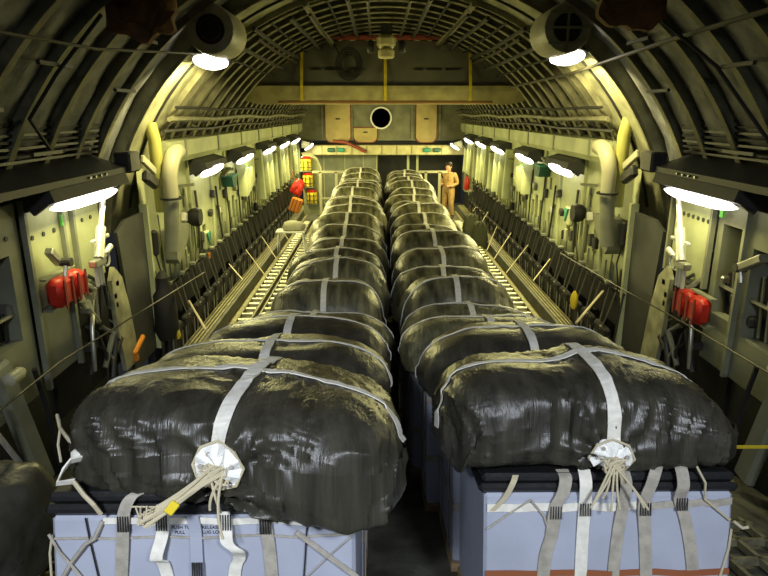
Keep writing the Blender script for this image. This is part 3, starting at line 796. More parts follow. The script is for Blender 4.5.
# folded sidewall seats
def make_seat(sx, y, label):
    t = empty('sidewall_seat', (sx * 2.98, y, 0.1), label, 'folding seat', 'folded black sidewall seats')
    q = MB()
    for s2 in (-.25, .25):
        q.tube([(sx * 3.02, y + s2, .12), (sx * 2.98, y + s2, .5), (sx * 3.04, y + s2, 1.14)], .016, 6)
    q.tube([(sx * 3.04, y - .27, 1.12), (sx * 3.04, y + .27, 1.12)], .018, 6)
    q.tube([(sx * 2.9, y - .27, .52), (sx * 2.9, y + .27, .52)], .018, 6); q.build('frame', dark_m, t)
    MB().box((sx * 3.03, y, .88), (.05, .46, .42), rotm(0, sx * .08, 0), bev=.02).build('back_pad', black_m, t)
    MB().box((sx * 2.92, y, .42), (.09, .47, .44), rotm(0, -sx * .12, 0), bev=.03).build('seat_pad', black_m, t)
    for s2 in (-.12, .12):
        MB().band([(sx * 2.99, y + s2, 1.12), (sx * 2.93, y + s2 * .8, .85), (sx * 2.87, y + s2 * .5, .6), (sx * 2.86, y + s2 * 1.2, .35)], .045, (0, 1, 0), .006).build('harness', harness_m, t)
    MB().box((sx * 2.865, y - .03, .60), (.02, .06, .06), bev=.006).build('buckle', steel_m, t)
    for s2 in (-.2, .2): MB().tube([(sx * 2.87, y + s2, .5), (sx * 2.88, y + s2, .0)], .012, 6).build('leg', steel_m, t)
    MB().box((sx * 3.0, y + .2, 1.17), (.1, .08, .05), bev=.01).build('bracket', liner_grey, t)
    return t
for sx in (-1, 1):
    for k in range(23):
        make_seat(sx, 7.95 + k * .57, 'folded black sidewall seat against the %s wall, number %s along the row' % (side(sx), ['one', 'two', 'three', 'four', 'five', 'six', 'seven', 'eight', 'nine', 'ten', 'eleven', 'twelve', 'thirteen', 'fourteen', 'fifteen', 'sixteen', 'seventeen', 'eighteen', 'nineteen', 'twenty', 'twenty one', 'twenty two', 'twenty three'][k]))
# tie-down straps from the seat row to the floor
def line(name, pts, r, m_, label, cat, group=None, n=6):
    o = MB().tube(pts, r, n).build(name, m_, None, True); return tag(o, label, cat, group)
PL = [((229, 264), (243, 280)), ((246, 250), (265, 275)), ((262, 237), (276, 258)), ((280, 228), (294, 248)), ((290, 224), (305, 245))]
for k, (a, b) in enumerate(PL):
    line('tie_down_strap', [at(*a, X=-2.85), at(*b, X=-2.3)], .010, cord_m, 'thin tan tie-down strap from the left seats to the floor, %s from the near end' % ORD[k], 'tie-down strap', 'tie-down straps')
PR = [((550, 259), (533, 281)), ((528, 245), (506, 273)), ((511, 233), (494, 259)), ((497, 226), (487, 250)), ((488, 212), (474, 234)), ((476, 207), (462, 226))]
for k, (a, b) in enumerate(PR):
    line('tie_down_strap', [at(*a, X=2.85), at(*b, X=2.3)], .010, cord_m, 'thin tan tie-down strap from the right seats to the floor, %s from the near end' % ORD[k], 'tie-down strap', 'tie-down straps')
line('tie_down_strap', [at(603, 291, X=2.85), at(576, 323, X=2.2)], .016, cord_m, 'tan tie-down strap beside the yellow tag at the near end of the right seats', 'tie-down strap', 'tie-down straps')
line('tie_down_strap', [at(189, 301, X=-2.85), at(206, 330, X=-2.3)], .016, cord_m, 'tan tie-down strap just beyond the black bag on the left wall', 'tie-down strap', 'tie-down straps')
line('tie_down_strap', [at(735, 447, Y=3.3), at(768, 447, Y=3.5)], .012, yellow_m, 'yellow strap running from the lower right pack to the right wall', 'tie-down strap', 'tie-down straps')
line('steel_cable', [at(205, 272, X=-2.8), at(60, 362, X=-2.75), at(-30, 434, X=-2.75)], .009, cable_m, 'grey steel guard cable slanting along the left wall', 'cable', 'guard cables')
line('steel_cable', [at(560, 253, X=2.8), at(615, 285, X=2.78), at(700, 332, X=2.75), at(800, 392, X=2.75)], .009, cable_m, 'grey steel guard cable slanting along the right wall', 'cable', 'guard cables')
line('anchor_cable', [(-2.35, 1.5, 3.8), (-2.35, 5.2, 3.88), (-2.12, 7.4, 4.03)], .012, cable_m, 'thin static line cable running to the upper left dome lamp', 'cable', 'anchor cables')
line('anchor_cable', [(2.35, 1.5, 4.1), (2.35, 5.6, 4.0), (2.35, 8.6, 3.88), (2.3, 12, 3.85)], .02, cable_m, 'thin static line cable passing beside the upper right dome lamp', 'cable', 'anchor cables')

# ================================================================== WALL EQUIPMENT
def wallbox(name, px, py, sx, size, m_, label, cat, x=2.98, R=None, bev=.02):
    p = at(px, py, X=sx * x); return p
for sx in (-1, 1):
    sd = side(sx)
    # dark hood with slatted rack above the aft lamp
    t = empty('slatted_rack', (sx * 3.1, 5.2, 2.8), 'dark slatted rack on the hood above the near %s lamp' % sd, 'rack', 'slatted racks')
    MB().prism([(sx * 3.25, 3.6, 2.98), (sx * 2.86, 3.6, 2.84), (sx * 2.86, 3.6, 2.78), (sx * 3.25, 3.6, 2.78)], (0, 3.2, 0)).build('hood', dark_panel, t)
    for k in range(7): MB().box((sx * (3.17 - .012 * k), 5.0, 3.0 + .055 * k), (.05, 3.6, .022)).build('slat', black_m if k % 2 else dark_m, t)
    MB().box((sx * 2.9, 6.95, 2.88), (.18, .3, .22), bev=.02).build('end_box', dark_m, t)
    for k in range(4): MB().lathe([(.012, -.01), (.012, .01)], (sx * 2.85, 5.9 + .12 * k, 2.81), 'X', 8).build('stud', steel_m, t)
    # red pads
    p = at(67, 288, X=-3.0) if sx < 0 else at(692, 306, X=3.0)
    t = empty('red_pad_pack', p, 'pair of bright red padded packs strapped to the %s wall' % sd, 'red pack', 'red packs')
    for dy in (-.13, .13):
        MB().box(p + V((0, dy, 0)), (.16, .24, .26), bev=.045).build('pack', red_m, t, True)
        for d2 in (-.07, .07): MB().box(p + V((-sx * .088, dy + d2, 0)), (.012, .03, .26)).build('strap', mat('dark_red%d%d%d' % (sx, dy * 100, d2 * 100), (.22, .01, .006), .6), t)
    MB().box(p + V((sx * .06, 0, .14)), (.06, .54, .02)).build('shelf', liner_grey, t)
    MB().box(p + V((sx * .06, 0, -.14)), (.10, .54, .02)).build('shelf', liner_grey, t)
    # hydraulic actuator
    a = V((sx * 2.98, 6.45, 2.62)); b = V((sx * 2.9, 5.98, 2.02)) if sx < 0 else V((sx * 2.9, 6.05, 1.96))
    t = empty('hydraulic_strut', b, 'silver hydraulic strut hanging below the near %s lamp' % sd, 'hydraulic strut', 'hydraulic struts')
    MB().tube([a, b], .028, 10).build('rod', silver_m, t, True)
    MB().tube([a.lerp(b, .55), b], .05, 10).build('barrel', silver_m, t, True)
    MB().tube([b + V((0, .3, .06)), b + V((0, -.02, -.04))], .03, 8).build('arm', silver_m, t, True)
    MB().tube([b + V((-sx * .03, .1 + .07 * math.cos(k * PI / 6), -.03 + .07 * math.sin(k * PI / 6))) for k in range(12)], .012, 6, True).build('ring', silver_m, t)
    for d2 in (-.09, -.03, .03): MB().tube([b + V((0, d2, -.02)), b + V((0, d2, -.26))], .02, 8).build('pipe', silver_m, t)
    MB().box(b + V((0, -.03, -.03)), (.08, .24, .07), bev=.01).build('manifold', steel_m, t)
    for d2 in (.16, -.14): MB().box(a.lerp(b, .75) + V((0, d2, .02)), (.03, .1, .04), bev=.01).build('lug', silver_m, t)
    # support arm bracket on panel
    p = at(42, 252, X=-3.08) if sx < 0 else at(765, 258, X=3.0); q = at(66, 262, X=-2.95) if sx < 0 else at(740, 268, X=3.0)
    t = empty('support_arm', p, 'grey folding support arm on the near %s wall panel' % sd, 'bracket', 'support arms')
    MB().box((p + q) / 2, ((p - q).length * .1 + .05, (p - q).length, .07), rotm(math.atan2((q - p).z, abs((q - p).y)) * (1 if q.y > p.y else -1), 0, 0), bev=.01).build('arm', steel_m, t)
    MB().lathe([(.04, -.05), (.04, .05)], q, 'X', 10).build('pivot', dark_m, t)
    MB().tube([q, q + V((0, -.05, -.12))], .02, 8).build('link', steel_m, t)
    # green tag
    p = at(62, 220, X=-3.1) if sx < 0 else at(723, 212, X=3.1)
    tag(MB().box(p + V((-sx * .005, 0, 0)), (.02, .06, .1)).build('green_tag', green_m), 'small green tag on the near %s wall below the lamp' % sd, 'tag', 'green tags')
    # machinery in the dark opening
    t = empty('hydraulic_valves', (sx * 3.1, 6.2, 1.3), 'tangle of pipes and valves in the dark opening under the %s strut' % sd, 'valve assembly', 'valve assemblies')
    r3 = random.Random(21)
    for k in range(16):
        y = 5.85 + r3.random() * .8; z = .9 + r3.random() * .9
        MB().tube([(sx * 3.12, y, z), (sx * 3.04, y + r3.uniform(-.1, .1), z - .1), (sx * 3.06, y + r3.uniform(-.2, .2), z - r3.uniform(.2, .5))], r3.choice([.012, .02, .03]), 7).build('pipe', r3.choice([steel_m, dark_m, liner_grey, dark_m]), t, True)
    for k in range(8):
        MB().box((sx * 3.08, 5.85 + r3.random() * .8, .95 + r3.random() * .85), (.1, .07 + .06 * r3.random(), .08), bev=.012).build('valve', r3.choice([dark_m, steel_m, liner_grey]), t)
    MB().tube([(sx * 3.0, 5.8, .9), (sx * 2.98, 5.82, 1.35), (sx * 3.0, 5.9, 1.45), (sx * 3.02, 6.0, 1.35)], .022, 8).build('grab_rail', steel_m, t, True)
    # gauges and boxes in the panel windows
    t = empty('instrument_cluster', (sx * 3.3, 4.5, 1.7), 'rods and instruments behind the window openings of the near %s wall' % sd, 'instruments', 'instrument clusters')
    y00 = 3.5 if sx < 0 else 4.4
    for k in range(14):
        y = y00 + k * .115
        MB().tube([(sx * 3.26, y, 1.45), (sx * 3.24, y + .02, 1.75 + .3 * r3.random())], .014, 6).build('rod', r3.choice([steel_m, dark_m, rib_m]), t)
    for k in range(6): MB().box((sx * 3.24, y00 + .05 + k * .28, 1.58 + .12 * (k % 3)), (.1, .12, .1), bev=.02).build('instrument', r3.choice([steel_m, dark_m]), t)
    for zz in (1.42, 1.78): MB().box((sx * 3.2, y00 + .7, zz), (.03, 1.7, .025)).build('shelf', steel_m, t)
    # leaning struts low on the aft wall
    t = empty('stowed_jack', (sx * 2.85, 4.0, fz(4.0)), 'grey green stowed support legs low on the near %s wall' % sd, 'support leg', 'stowed support legs')
    for k, y in enumerate((3.35, 3.9, 4.5)):
        MB().box((sx * (2.9 + .05 * k), y, .98), (.10, .22, 1.15), rotm(.12, sx * .12, 0), bev=.03).build('leg', (liner_grey, frame_m, liner_grey)[k], t)
        MB().tube([(sx * 2.8, y - .05, 1.5), (sx * 2.84, y + .1, 1.1), (sx * 2.78, y + .06, .6)], .02, 7).build('hose', black_m, t, True)
    MB().lathe([(.02, -.1), (.05, -.08), (.05, .06), (.03, .1)], (sx * 2.8, 4.2, 1.55), 'Y', 10).build('knob', cream_m, t, True)
    # light valves: orange lever
    if sx < 0:
        p = at(139, 345, X=-2.95)
        t = empty('lever', p, 'orange yellow lever on the left wall behind the second pack', 'lever')
        MB().box(p, (.05, .34, .06), rotm(.35, 0, 0), bev=.015).build('handle', orange_m, t)
        MB().box(p + V((0, -.12, -.09)), (.05, .07, .12), bev=.01).build('mount', orange_m, t)
    # air ducts
    b0 = at(167, 165, X=-2.78) if sx < 0 else at(612, 160, X=2.78)
    t = empty('air_duct', b0, 'yellow pipe and cream elbow duct beside the %s end of the near frame' % sd, 'duct', 'air ducts')
    MB().tube([b0 + V((sx * .2, .1, .5)), b0 + V((sx * .16, .1, .3)), b0 + V((sx * .15, .1, -.6))], .08, 12).build('pipe', ydluct_m, t, True)
    el = [b0 + V((sx * .04, .62, .13)), b0 + V((0, .40, .13)), b0 + V((-sx * .02, .2, .10)), b0 + V((-sx * .02, .08, .0)), b0 + V((0, .05, -.15)), b0 + V((0, .05, -.42))]
    MB().tube(el, [.10, .105, .105, .10, .095, .09], 14).build('elbow', cream_m, t, True)
    MB().tube([b0 + V((0, .05, -.42)), b0 + V((sx * .06, .06, -1.1))], .095, 12).build('sleeve', liner_grey, t, True)
    MB().tube([b0 + V((.125 * math.cos(k * PI / 8), .05 + .125 * math.sin(k * PI / 8), -.42)) for k in range(16)], .015, 6, True).build('clamp', black_m, t)
    MB().box(b0 + V((sx * .12, -.30, .02)), (.05, .42, .10), rotm(-.45, 0, 0), bev=.012).build('bracket', cream_m, t)
    MB().box(b0 + V((sx * .14, -.24, -.16)), (.10, .34, .15), rotm(-.4, 0, 0), bev=.03).build('motor', dark_m, t)
    # grey wedge box and handset by the jamb
    p = at(176, 241, X=-3.0) if sx < 0 else at(608, 231, X=3.0)
    poly = [(p.x + sx * .1, p.y - .3, p.z - .1), (p.x + sx * .1, p.y + .3, p.z + .22), (p.x + sx * .1, p.y - .28, p.z + .2), ]
    poly = [(p.x + sx * .1, p.y - .3, p.z + .2), (p.x + sx * .1, p.y + .34, p.z + .2), (p.x + sx * .1, p.y + .26, p.z + .0), (p.x + sx * .1, p.y - .2, p.z - .28), (p.x + sx * .1, p.y - .3, p.z - .2)]
    tag(MB().prism(poly, (-sx * .2, 0, 0)).build('wedge_box', liner_grey), 'grey wedge shaped metal box below the %s air duct' % sd, 'box', 'wedge boxes')
    p = at(155, 243, X=-3.0) if sx < 0 else at(623, 234, X=3.0)
    t = empty('handset', p, 'black intercom handset on the jamb of the %s wall' % sd, 'handset', 'handsets')
    MB().box(p, (.08, .09, .34), bev=.03).build('body', black_m, t)
    MB().tube([p + V((0, 0, -.17)), p + V((-sx * .03, .03, -.4)), p + V((0, -.02, -.7)), p + V((0, .05, -.9))], .011, 6).build('cord', black_m, t, True)
    # black round horn
    p = at(193, 217, X=-3.0) if sx < 0 else at(580, 213, X=3.0)
    t = empty('horn', p, 'round black horn on the %s wall' % sd, 'horn', 'horns')
    MB().lathe([(.13, -.12), (.15, -.06), (.13, .02), (.05, .12)] if sx > 0 else [(.05, -.12), (.13, -.02), (.15, .06), (.13, .12)], p, 'X', 18).build('body', black_m, t, True)
    MB().tube([p, p + V((0, .02, -.5)), p + V((sx * .06, .05, -1.0))], .009, 6).build('cord', black_m, t)
    # teal sign box
    p = at(206, 240, X=-3.06) if sx < 0 else at(569, 216, X=3.06)
    t = empty('teal_sign', p, 'small teal and white placard on the %s wall above the seats' % sd, 'sign', 'teal placards')
    MB().box(p, (.07, .24, .3), bev=.015).build('case', liner, t)
    MB().prism([p + V((-sx * .04, -.09, .13)), p + V((-sx * .04, .1, .13)), p + V((-sx * .04, .06, -.1))], (-sx * .02, 0, 0)).build('face', teal_m, t)
    MB().box(p + V((-sx * .03, 0, -.32)), (.03, .12, .2)).build('card', cream_m if sx > 0 else orange_m, t)
    # teal hooded lamp
    p = at(235, 181, X=-2.9) if sx < 0 else at(537, 171, X=2.9)
    t = empty('hooded_light', p, 'dark teal hooded exit light bracketed to the %s wall' % sd, 'light fitting', 'teal hooded lights')
    MB().prism([p + V((0, -.22, .09)), p + V((0, .22, .09)), p + V((0, .13, -.1)), p + V((0, -.13, -.1))], (sx * .2, 0, 0)).build('body', teal_dark, t)
    MB().box(p + V((sx * .1, 0, .11)), (.24, .5, .03)).build('cap', teal_m, t)
    MB().box(p + V((sx * .1, -.3, .2)), (.1, .5, .04), rotm(.2, 0, 0)).build('bracket', liner_grey, t)
    # hanging boxy cover further forward
    p = at(246, 178, X=-2.98) if sx < 0 else at(523, 176, X=2.98)
    tag(MB().prism([(p.x + sx * .12, p.y - .4, p.z + .45), (p.x + sx * .12, p.y + .5, p.z + .45), (p.x + sx * .12, p.y + .5, p.z - .1), (p.x + sx * .12, p.y - .35, p.z - .35)], (-sx * .22, 0, 0)).build('wall_cabinet', liner), 'pale boxy wall cabinet with slanted bottom on the %s wall' % sd, 'cabinet', 'wall cabinets')
    p = at(244, 170, X=-2.94) if sx < 0 else at(525, 167, X=2.94)
    tag(MB().box(p + V((-sx * .085, 0, 0)), (.02, .14, .1)).build('green_tag', green_m), 'small green tag on the pale cabinet of the %s wall' % sd, 'tag', 'green tags')
    # support ledges under the beam
    for k in range(5):
        yy = 9.3 + 2.65 * k
        t = tag(MB().box((sx * 3.0, yy, 2.36), (.24, .07, .04), rotm(0, sx * .1, 0)).build('wall_bracket', liner_grey), 'short grey bracket on the %s wall under the ledge, %s from the near end' % (sd, ORD[k]), 'bracket', 'ledge brackets')
    # upper pipes and cable bundles above the ledge
    for k in range(5):
        an = math.radians((30, 33, 36, 60, 72)[k]); rr_ = RF - .26
        xx, zz = math.cos(an) * rr_, ZC + math.sin(an) * rr_
        line('overhead_pipe', [(sx * xx, 8.2, zz)] + [(sx * (xx + .02 * math.sin(j)), 8.2 + 15 * j / 12, zz + .02 * math.cos(j * 1.7)) for j in range(1, 13)], (.022, .035, .02, .03, .04)[k], (dark_m, rib_m, black_m, dark_m, rib_m)[k], '%s pipe running forward along the %s roof, %s up from the ledge' % (('thin dark', 'olive', 'thin black', 'dark', 'thick olive')[k], sd, ['lowest', 'second', 'third', 'fourth', 'topmost'][k]), 'pipe', 'overhead pipes')
    t = empty('wiring_harness', (sx * 3.0, 16, 3.12), 'dark tangle of wiring and tubes lying on the %s ledge' % sd, 'wiring', 'wiring tangles')
    for k in range(34):
        y = 8.8 + k * .42; q = r3.random()
        MB().tube([(sx * 3.15, y, 3.08), (sx * (3.0 - .05 * q), y + .15, 3.2 + .1 * q), (sx * 2.98, y + .35, 3.12 + .25 * q), (sx * 3.1, y + .5, 3.35 + .1 * q)], .018 + .012 * q, 6).build('wire', r3.choice([black_m, dark_m, rib_m, cable_m]), t, True)
    for k in range(9):
        an = math.radians(50 + 4.4 * k); rr_ = RF - .22 - .05 * (k % 3)
        line('overhead_pipe', [(sx * math.cos(an) * rr_, 8.6 + 14.5 * j / 10, ZC + math.sin(an) * rr_ + .015 * math.sin(j * 2.1 + k)) for j in range(11)], (.015, .03, .022)[k % 3], (black_m, dark_m, cable_m)[k % 3],
             'dark cable run along the %s half of the crown, %s up from the side' % (sd, ['first', 'second', 'third', 'fourth', 'fifth', 'sixth', 'seventh', 'eighth', 'ninth'][k]), 'pipe', 'crown cable runs')
    wl = bpy.data.objects['wall_' + sd]
    for k in range(46):
        y = 7.9 + 14 * r3.random(); z = 1.2 + 1.1 * r3.random(); a_, b_ = .05 + .1 * r3.random(), .06 + .14 * r3.random()
        MB().box((sx * 3.08, y, z), (.07, a_, b_), rotm(r3.uniform(-.3, .3), 0, 0), bev=.012).build('fitting', r3.choice([black_m, dark_m, dark_m, liner_grey, steel_m, white_m]), wl)
    for k in range(14):
        y = 8.0 + k * 1.0 + .5 * r3.random(); z = 2.0 + .4 * r3.random()
        MB().tube([(sx * 3.09, y, z), (sx * 3.08, y + .03, z - .4), (sx * 3.06, y + .12 * r3.uniform(-1, 1), 1.15)], .012 + .012 * r3.random(), 6).build('hose', r3.choice([black_m, dark_m, liner_grey]), wl, True)
    # conduits climbing the near blankets
    pts = [(-2.2, 5.0, 4.1), (-2.62, 5.05, 3.68), (-2.9, 5.1, 3.35), (-2.98, 5.5, 3.1)] if sx < 0 else [(1.9, 5.4, 4.3), (2.55, 5.2, 3.75), (2.98, 5.1, 3.2), (3.1, 5.0, 2.95)]
    line('conduit', pts, .016, black_m, 'black flexible conduit on the padded %s roof near the top corner' % sd, 'conduit', 'conduits')
    for k in range(5):
        an = math.radians((34, 41, 27, 48, 38)[k]); rr_ = RF - .17; y = (4.4, 5.0, 5.6, 6.2, 6.6)[k]
        tag(MB().box((sx * math.cos(an) * rr_, y, ZC + math.sin(an) * rr_), (.03, .5, .03), rotm(0, 0, 0)).build('stay_rod', dark_m), 'short dark stay rod between ribs of the near %s roof, %s from the near end' % (sd, ORD[k]), 'rod', 'stay rods')
    # brown tarps
    c = at(141, 14, Y=5.2) if sx < 0 else at(632, 6, Y=5.2)
    q = []
    for i in range(13):
        for j in range(9):
            u, v_ = i / 12 - .5, j / 8 - .5
            q.append(c + V((u * .52, .12 * noise.noise(V((u * 4, v_ * 4, sx))) + v_ * .1, v_ * .38 + .06 * noise.noise(V((u * 5, v_ * 3, 5 + sx))) + .25 * abs(u) ** 1.5)))
    n0 = len(q); q += [p + V((0, .08, 0)) for p in q]
    f = []
    for i in range(12):
        for j in range(8):
            a_ = i * 9 + j; f += [(a_, a_ + 1, a_ + 10, a_ + 9), (n0 + a_, n0 + a_ + 9, n0 + a_ + 10, n0 + a_ + 1)]
    for i in range(12):
        for a_, b_ in ((i * 9, i * 9 + 9), (i * 9 + 8, i * 9 + 17)): f.append((a_, b_, n0 + b_, n0 + a_))
    for j in range(8):
        for a_, b_ in ((j, j + 1), (108 + j, 109 + j)): f.append((a_, b_, n0 + b_, n0 + a_))
    tag(MB().add(q, f).build('canvas_cover', rust_m, None, True), 'brown canvas cover hung under the roof at upper %s' % sd, 'canvas cover', 'canvas covers')

# single items
p = at(165, 308, X=-2.95)
t = empty('black_bag', p, 'tall black bag with a yellow tip hanging at the near end of the left seats', 'bag')
MB().lathe([(.03, .5), (.09, .42), (.08, .3), (.14, .2), (.16, -.3), (.12, -.42)], p, 'Z', 14).build('body', black_m, t, True)
MB().box(p + V((.13, .02, -.36)), (.05, .1, .16), rotm(.4, 0, 0), bev=.02).build('tab', yellow_m, t)
p = at(574, 300, X=2.8)
tag(MB().lathe([(.02, -.14), (.05, -.1), (.06, 0), (.05, .08), (.015, .14)], p, 'Z', 12).build('hanging_tag', yellow_m, None, True), 'small yellow tag hanging in front of the near right seats', 'tag')
p = at(12, 478, X=-2.2)
t = empty('sheeted_bundle', (-2.35, 3.05, fz(2.5) + .1), 'dull grey plastic sheeted bundle at the far lower left edge', 'bundle')
vs, fs = pack_shape(.50, .8, .62, 77, 20)
MB().add([v + V((0, 0, 0)) for v in vs], fs).build('sheet', plastic_sheet, t, True, local=True)
t2 = empty('grey_strap', at(22, 463, X=-2.35), 'pale strap slanting over the sheeted bundle at lower left', 'strap')
MB().band([at(-4, 432, X=-2.33), at(22, 465, X=-2.33), at(48, 497, X=-2.33)], .04, (0, .5, .5), .006).build('webbing', tan_m, t2)

# crosswise stowage at the roof (grey with ochre lip)
YS = 12.7
t = empty('roof_stowage', (0, YS, 4.1), 'wide dark grey stowage panel with ochre lip slung under the far roof', 'stowage panel')
front = [(-3.02, YS, 3.82), (3.0, YS, 3.82), (2.75, YS + .05, 4.05), (1.65, YS + .25, 4.76), (-1.65, YS + .25, 4.76), (-2.75, YS + .05, 4.05)]
front = [(-2.95, YS, 3.84), (2.95, YS, 3.84), (2.45, YS + .1, 4.40), (1.62, YS + .2, 4.74), (-1.62, YS + .2, 4.74), (-2.45, YS + .1, 4.40)]
MB().prism(front, (0, .5, 0)).build('panel', raft_m, t)
MB().prism([(-2.62, YS - .09, 3.90), (-2.88, YS - .09, 3.80), (-2.80, YS - .04, 3.64), (-2.5, YS - .02, 3.56), (2.5, YS - .02, 3.56), (2.80, YS - .04, 3.64), (2.88, YS - .09, 3.80), (2.62, YS - .09, 3.90)], (0, .5, 0)).build('lip', lip_m, t)
MB().box((0, YS + .15, 4.80), (3.4, .12, .09), bev=.02).build('top_rail', redbrown_m, t)
MB().box((0, YS + .05, 3.60), (4.2, .2, .05), bev=.01).build('lower_rail', mat('orange_brown', (.25, .11, .03), .6), t)
for x in (-1.62, 0.0, 1.65):
    MB().band([(x, YS + .19, 4.78), (x, YS + .12, 4.5), (x, YS - .10, 3.90), (x, YS - .11, 3.62)], .055, (1, 0, 0), .012).build('yellow_strap', yellow_m, t)
for x0, wd in ((-1.35, .2), (-1.0, .36), (-.55, .3), (.65, .18), (.95, .30), (1.32, .3)):
    MB().box((x0, YS + .05, 4.21), (wd, .012, .035), rotm(-.28, 0, 0)).build('faded_marking', dark_m, t)
for s in (-1, 1): MB().box((s * 2.62, YS - .01, 3.98), (.22, .06, .2), rotm(0, s * .7, 0), bev=.02).build('end_cap', redbrown_m, t)
t = empty('cable_coil', (-.7, YS + .03, 4.3), 'coil of black cable hanging on the grey roof stowage panel', 'cable coil')
for k in range(5):
    r_ = .17 + .032 * k
    MB().tube([(-.7 + (r_ + .015 * noise.noise(V((a, k, 0)))) * math.cos(a * PI / 12) * .85, YS + .0 - .012 * k, 4.3 + r_ * math.sin(a * PI / 12)) for a in range(24)], .011, 6, True).build('loop', black_m, t, True)
MB().tube([(-.9, YS, 4.5), (-1.05, YS + .1, 4.8), (-1.02, YS + .15, 4.95)], .012, 6).build('lead', black_m, t)
p = V((0, 11.4, 4.52))
t = empty('winch_unit', p, 'ochre winch unit hanging at the crown of the roof', 'winch')
MB().box(p + V((0, 0, .05)), (.34, .3, .26), bev=.08, taper=1).build('body', beam_m, t)
MB().lathe([(.12, -.02), (.14, 0), (.14, .1), (.1, .14)], p + V((0, -.05, -.2)), 'Z', 16).build('spindle', beam_m, t, True)
for s in (-1, 1): MB().lathe([(.08, -.06), (.11, -.03), (.11, .03), (.08, .06)], p + V((s * .27, 0, -.03)), 'X', 16).build('drum', dark_m, t, True)
MB().box(p + V((0, 0, .24)), (.2, .2, .16)).build('mount', dark_m, t)

# bulkhead beam fittings
for k, px in enumerate((331, 341, 427, 437)):
    p = at(px, 150, Y=YB - .4)
    tag(MB().box(p, (.26, .1, .15), bev=.03).build('exit_light', (teal_dark, teal_m, teal_m, teal_dark)[k]), 'small teal light box on the cream bulkhead beam, %s from the left' % ORD[k].replace('nearest', 'first'), 'light fitting', 'beam lights')
line('red_pipe', [at(333, 141, Y=YB - .4), at(345, 142, Y=YB - .45), at(356, 147, Y=YB - .45), at(366, 152, Y=YB - .45)], .06, redbrown_m, 'red brown pipe lying across the bulkhead beam', 'pipe')

# yellow containers, red bag, orange case (forward left)
t = empty('container_rack', (-2.25, 20.2, 0), 'pale curved rack behind the three yellow containers', 'rack')
MB().prism([(-2.55, 20.1, .2), (-1.98, 20.1, .2), (-1.98, 20.1, 1.7), (-2.1, 20.1, 2.0), (-2.3, 20.1, 2.14), (-2.55, 20.1, 2.14)], (0, .06, 0)).build('backboard', liner, t)
MB().tube([(-1.97, 20.08, .2), (-1.97, 20.08, 1.7), (-2.09, 20.08, 2.0), (-2.3, 20.08, 2.16), (-2.56, 20.08, 2.16)], .03, 8).build('edge_rail', cream_m, t, True)
rack = t
for k, (px, py) in enumerate(((306, 164), (308, 180), (312, 197))):
    p = at(px, py, Y=19.85)
    MB().box(p + V((0, .05, -.215)), (.36, .42, .025)).build('shelf', liner_grey, rack)
    o = empty('yellow_container', p, 'yellow round container with red lid, %s of the three stacked at far left' % ('topmost', 'middle', 'lowest')[k], 'container', 'yellow containers')
    MB().lathe([(.13, -.2), (.16, -.18), (.165, .12), (.15, .17)], p, 'Z', 18).build('body', yellow_m, o, True)
    MB().lathe([(.16, .16), (.165, .2), (.12, .23)], p, 'Z', 18).build('lid', red_m, o, True)
    for zz in (-.1, .05): MB().tube([p + V((.168 * math.cos(a * PI / 8), .168 * math.sin(a * PI / 8), zz)) for a in range(16)], .009, 5, True).build('band', dark_m, o)
    for xx in (-.06, .07): MB().box(p + V((xx, -.16, -.03)), (.025, .02, .3)).build('strap', dark_m, o)
p = at(298, 187, Y=19.3)
t = empty('red_bag', p, 'red bag hanging left of the yellow containers', 'bag')
vs, fs = pack_shape(.36, .3, .5, 5, 12)
Rz = rotm(0, .5, 0)
MB().add([Rz @ (v - V((0, 0, .25))) for v in vs], fs).build('body', red_m, t, True, local=True)
MB().tube([V((-.1, 0, .22)), V((-.18, 0, .4)), V((-.1, 0, .5))], .015, 6).build('handle', redbrown_m, t, local=True)
p = at(296, 205, Y=18.8)
t = empty('orange_case', p, 'orange brown ribbed case below the red bag', 'case')
MB().box(p, (.34, .25, .42), rotm(0, .35, 0), bev=.03).build('body', orange_m, t)
for k in (-.1, 0, .1): MB().box(p + V((k, -.13, -k * .36)), (.02, .02, .4), rotm(0, .35, 0)).build('rib', redbrown_m, t)
# bench with canvas parcel at left
bz = at(291, 228, X=-2.3)
t = empty('folding_stool', (bz.x, bz.y, 0), 'white folding stand beside the left seat row', 'stand')
MB().box((bz.x, bz.y, .58), (.72, .4, .05), bev=.01).build('top', white_m, t)
for sx2 in (-.3, .3):
    for sy2 in (-.15, .15): MB().tube([(bz.x + sx2, bz.y + sy2, .56), (bz.x + sx2 * 1.15, bz.y + sy2, 0)], .018, 6).build('leg', white_m, t)
t = empty('canvas_parcel', (bz.x + .08, bz.y, .605), 'pale canvas parcel lying on the white stand', 'parcel')
vs, fs = pack_shape(.5, .36, .2, 9, 10); MB().add(vs, fs).build('body', mat('pale_canvas', (.34, .33, .24), .8), t, True, local=True)
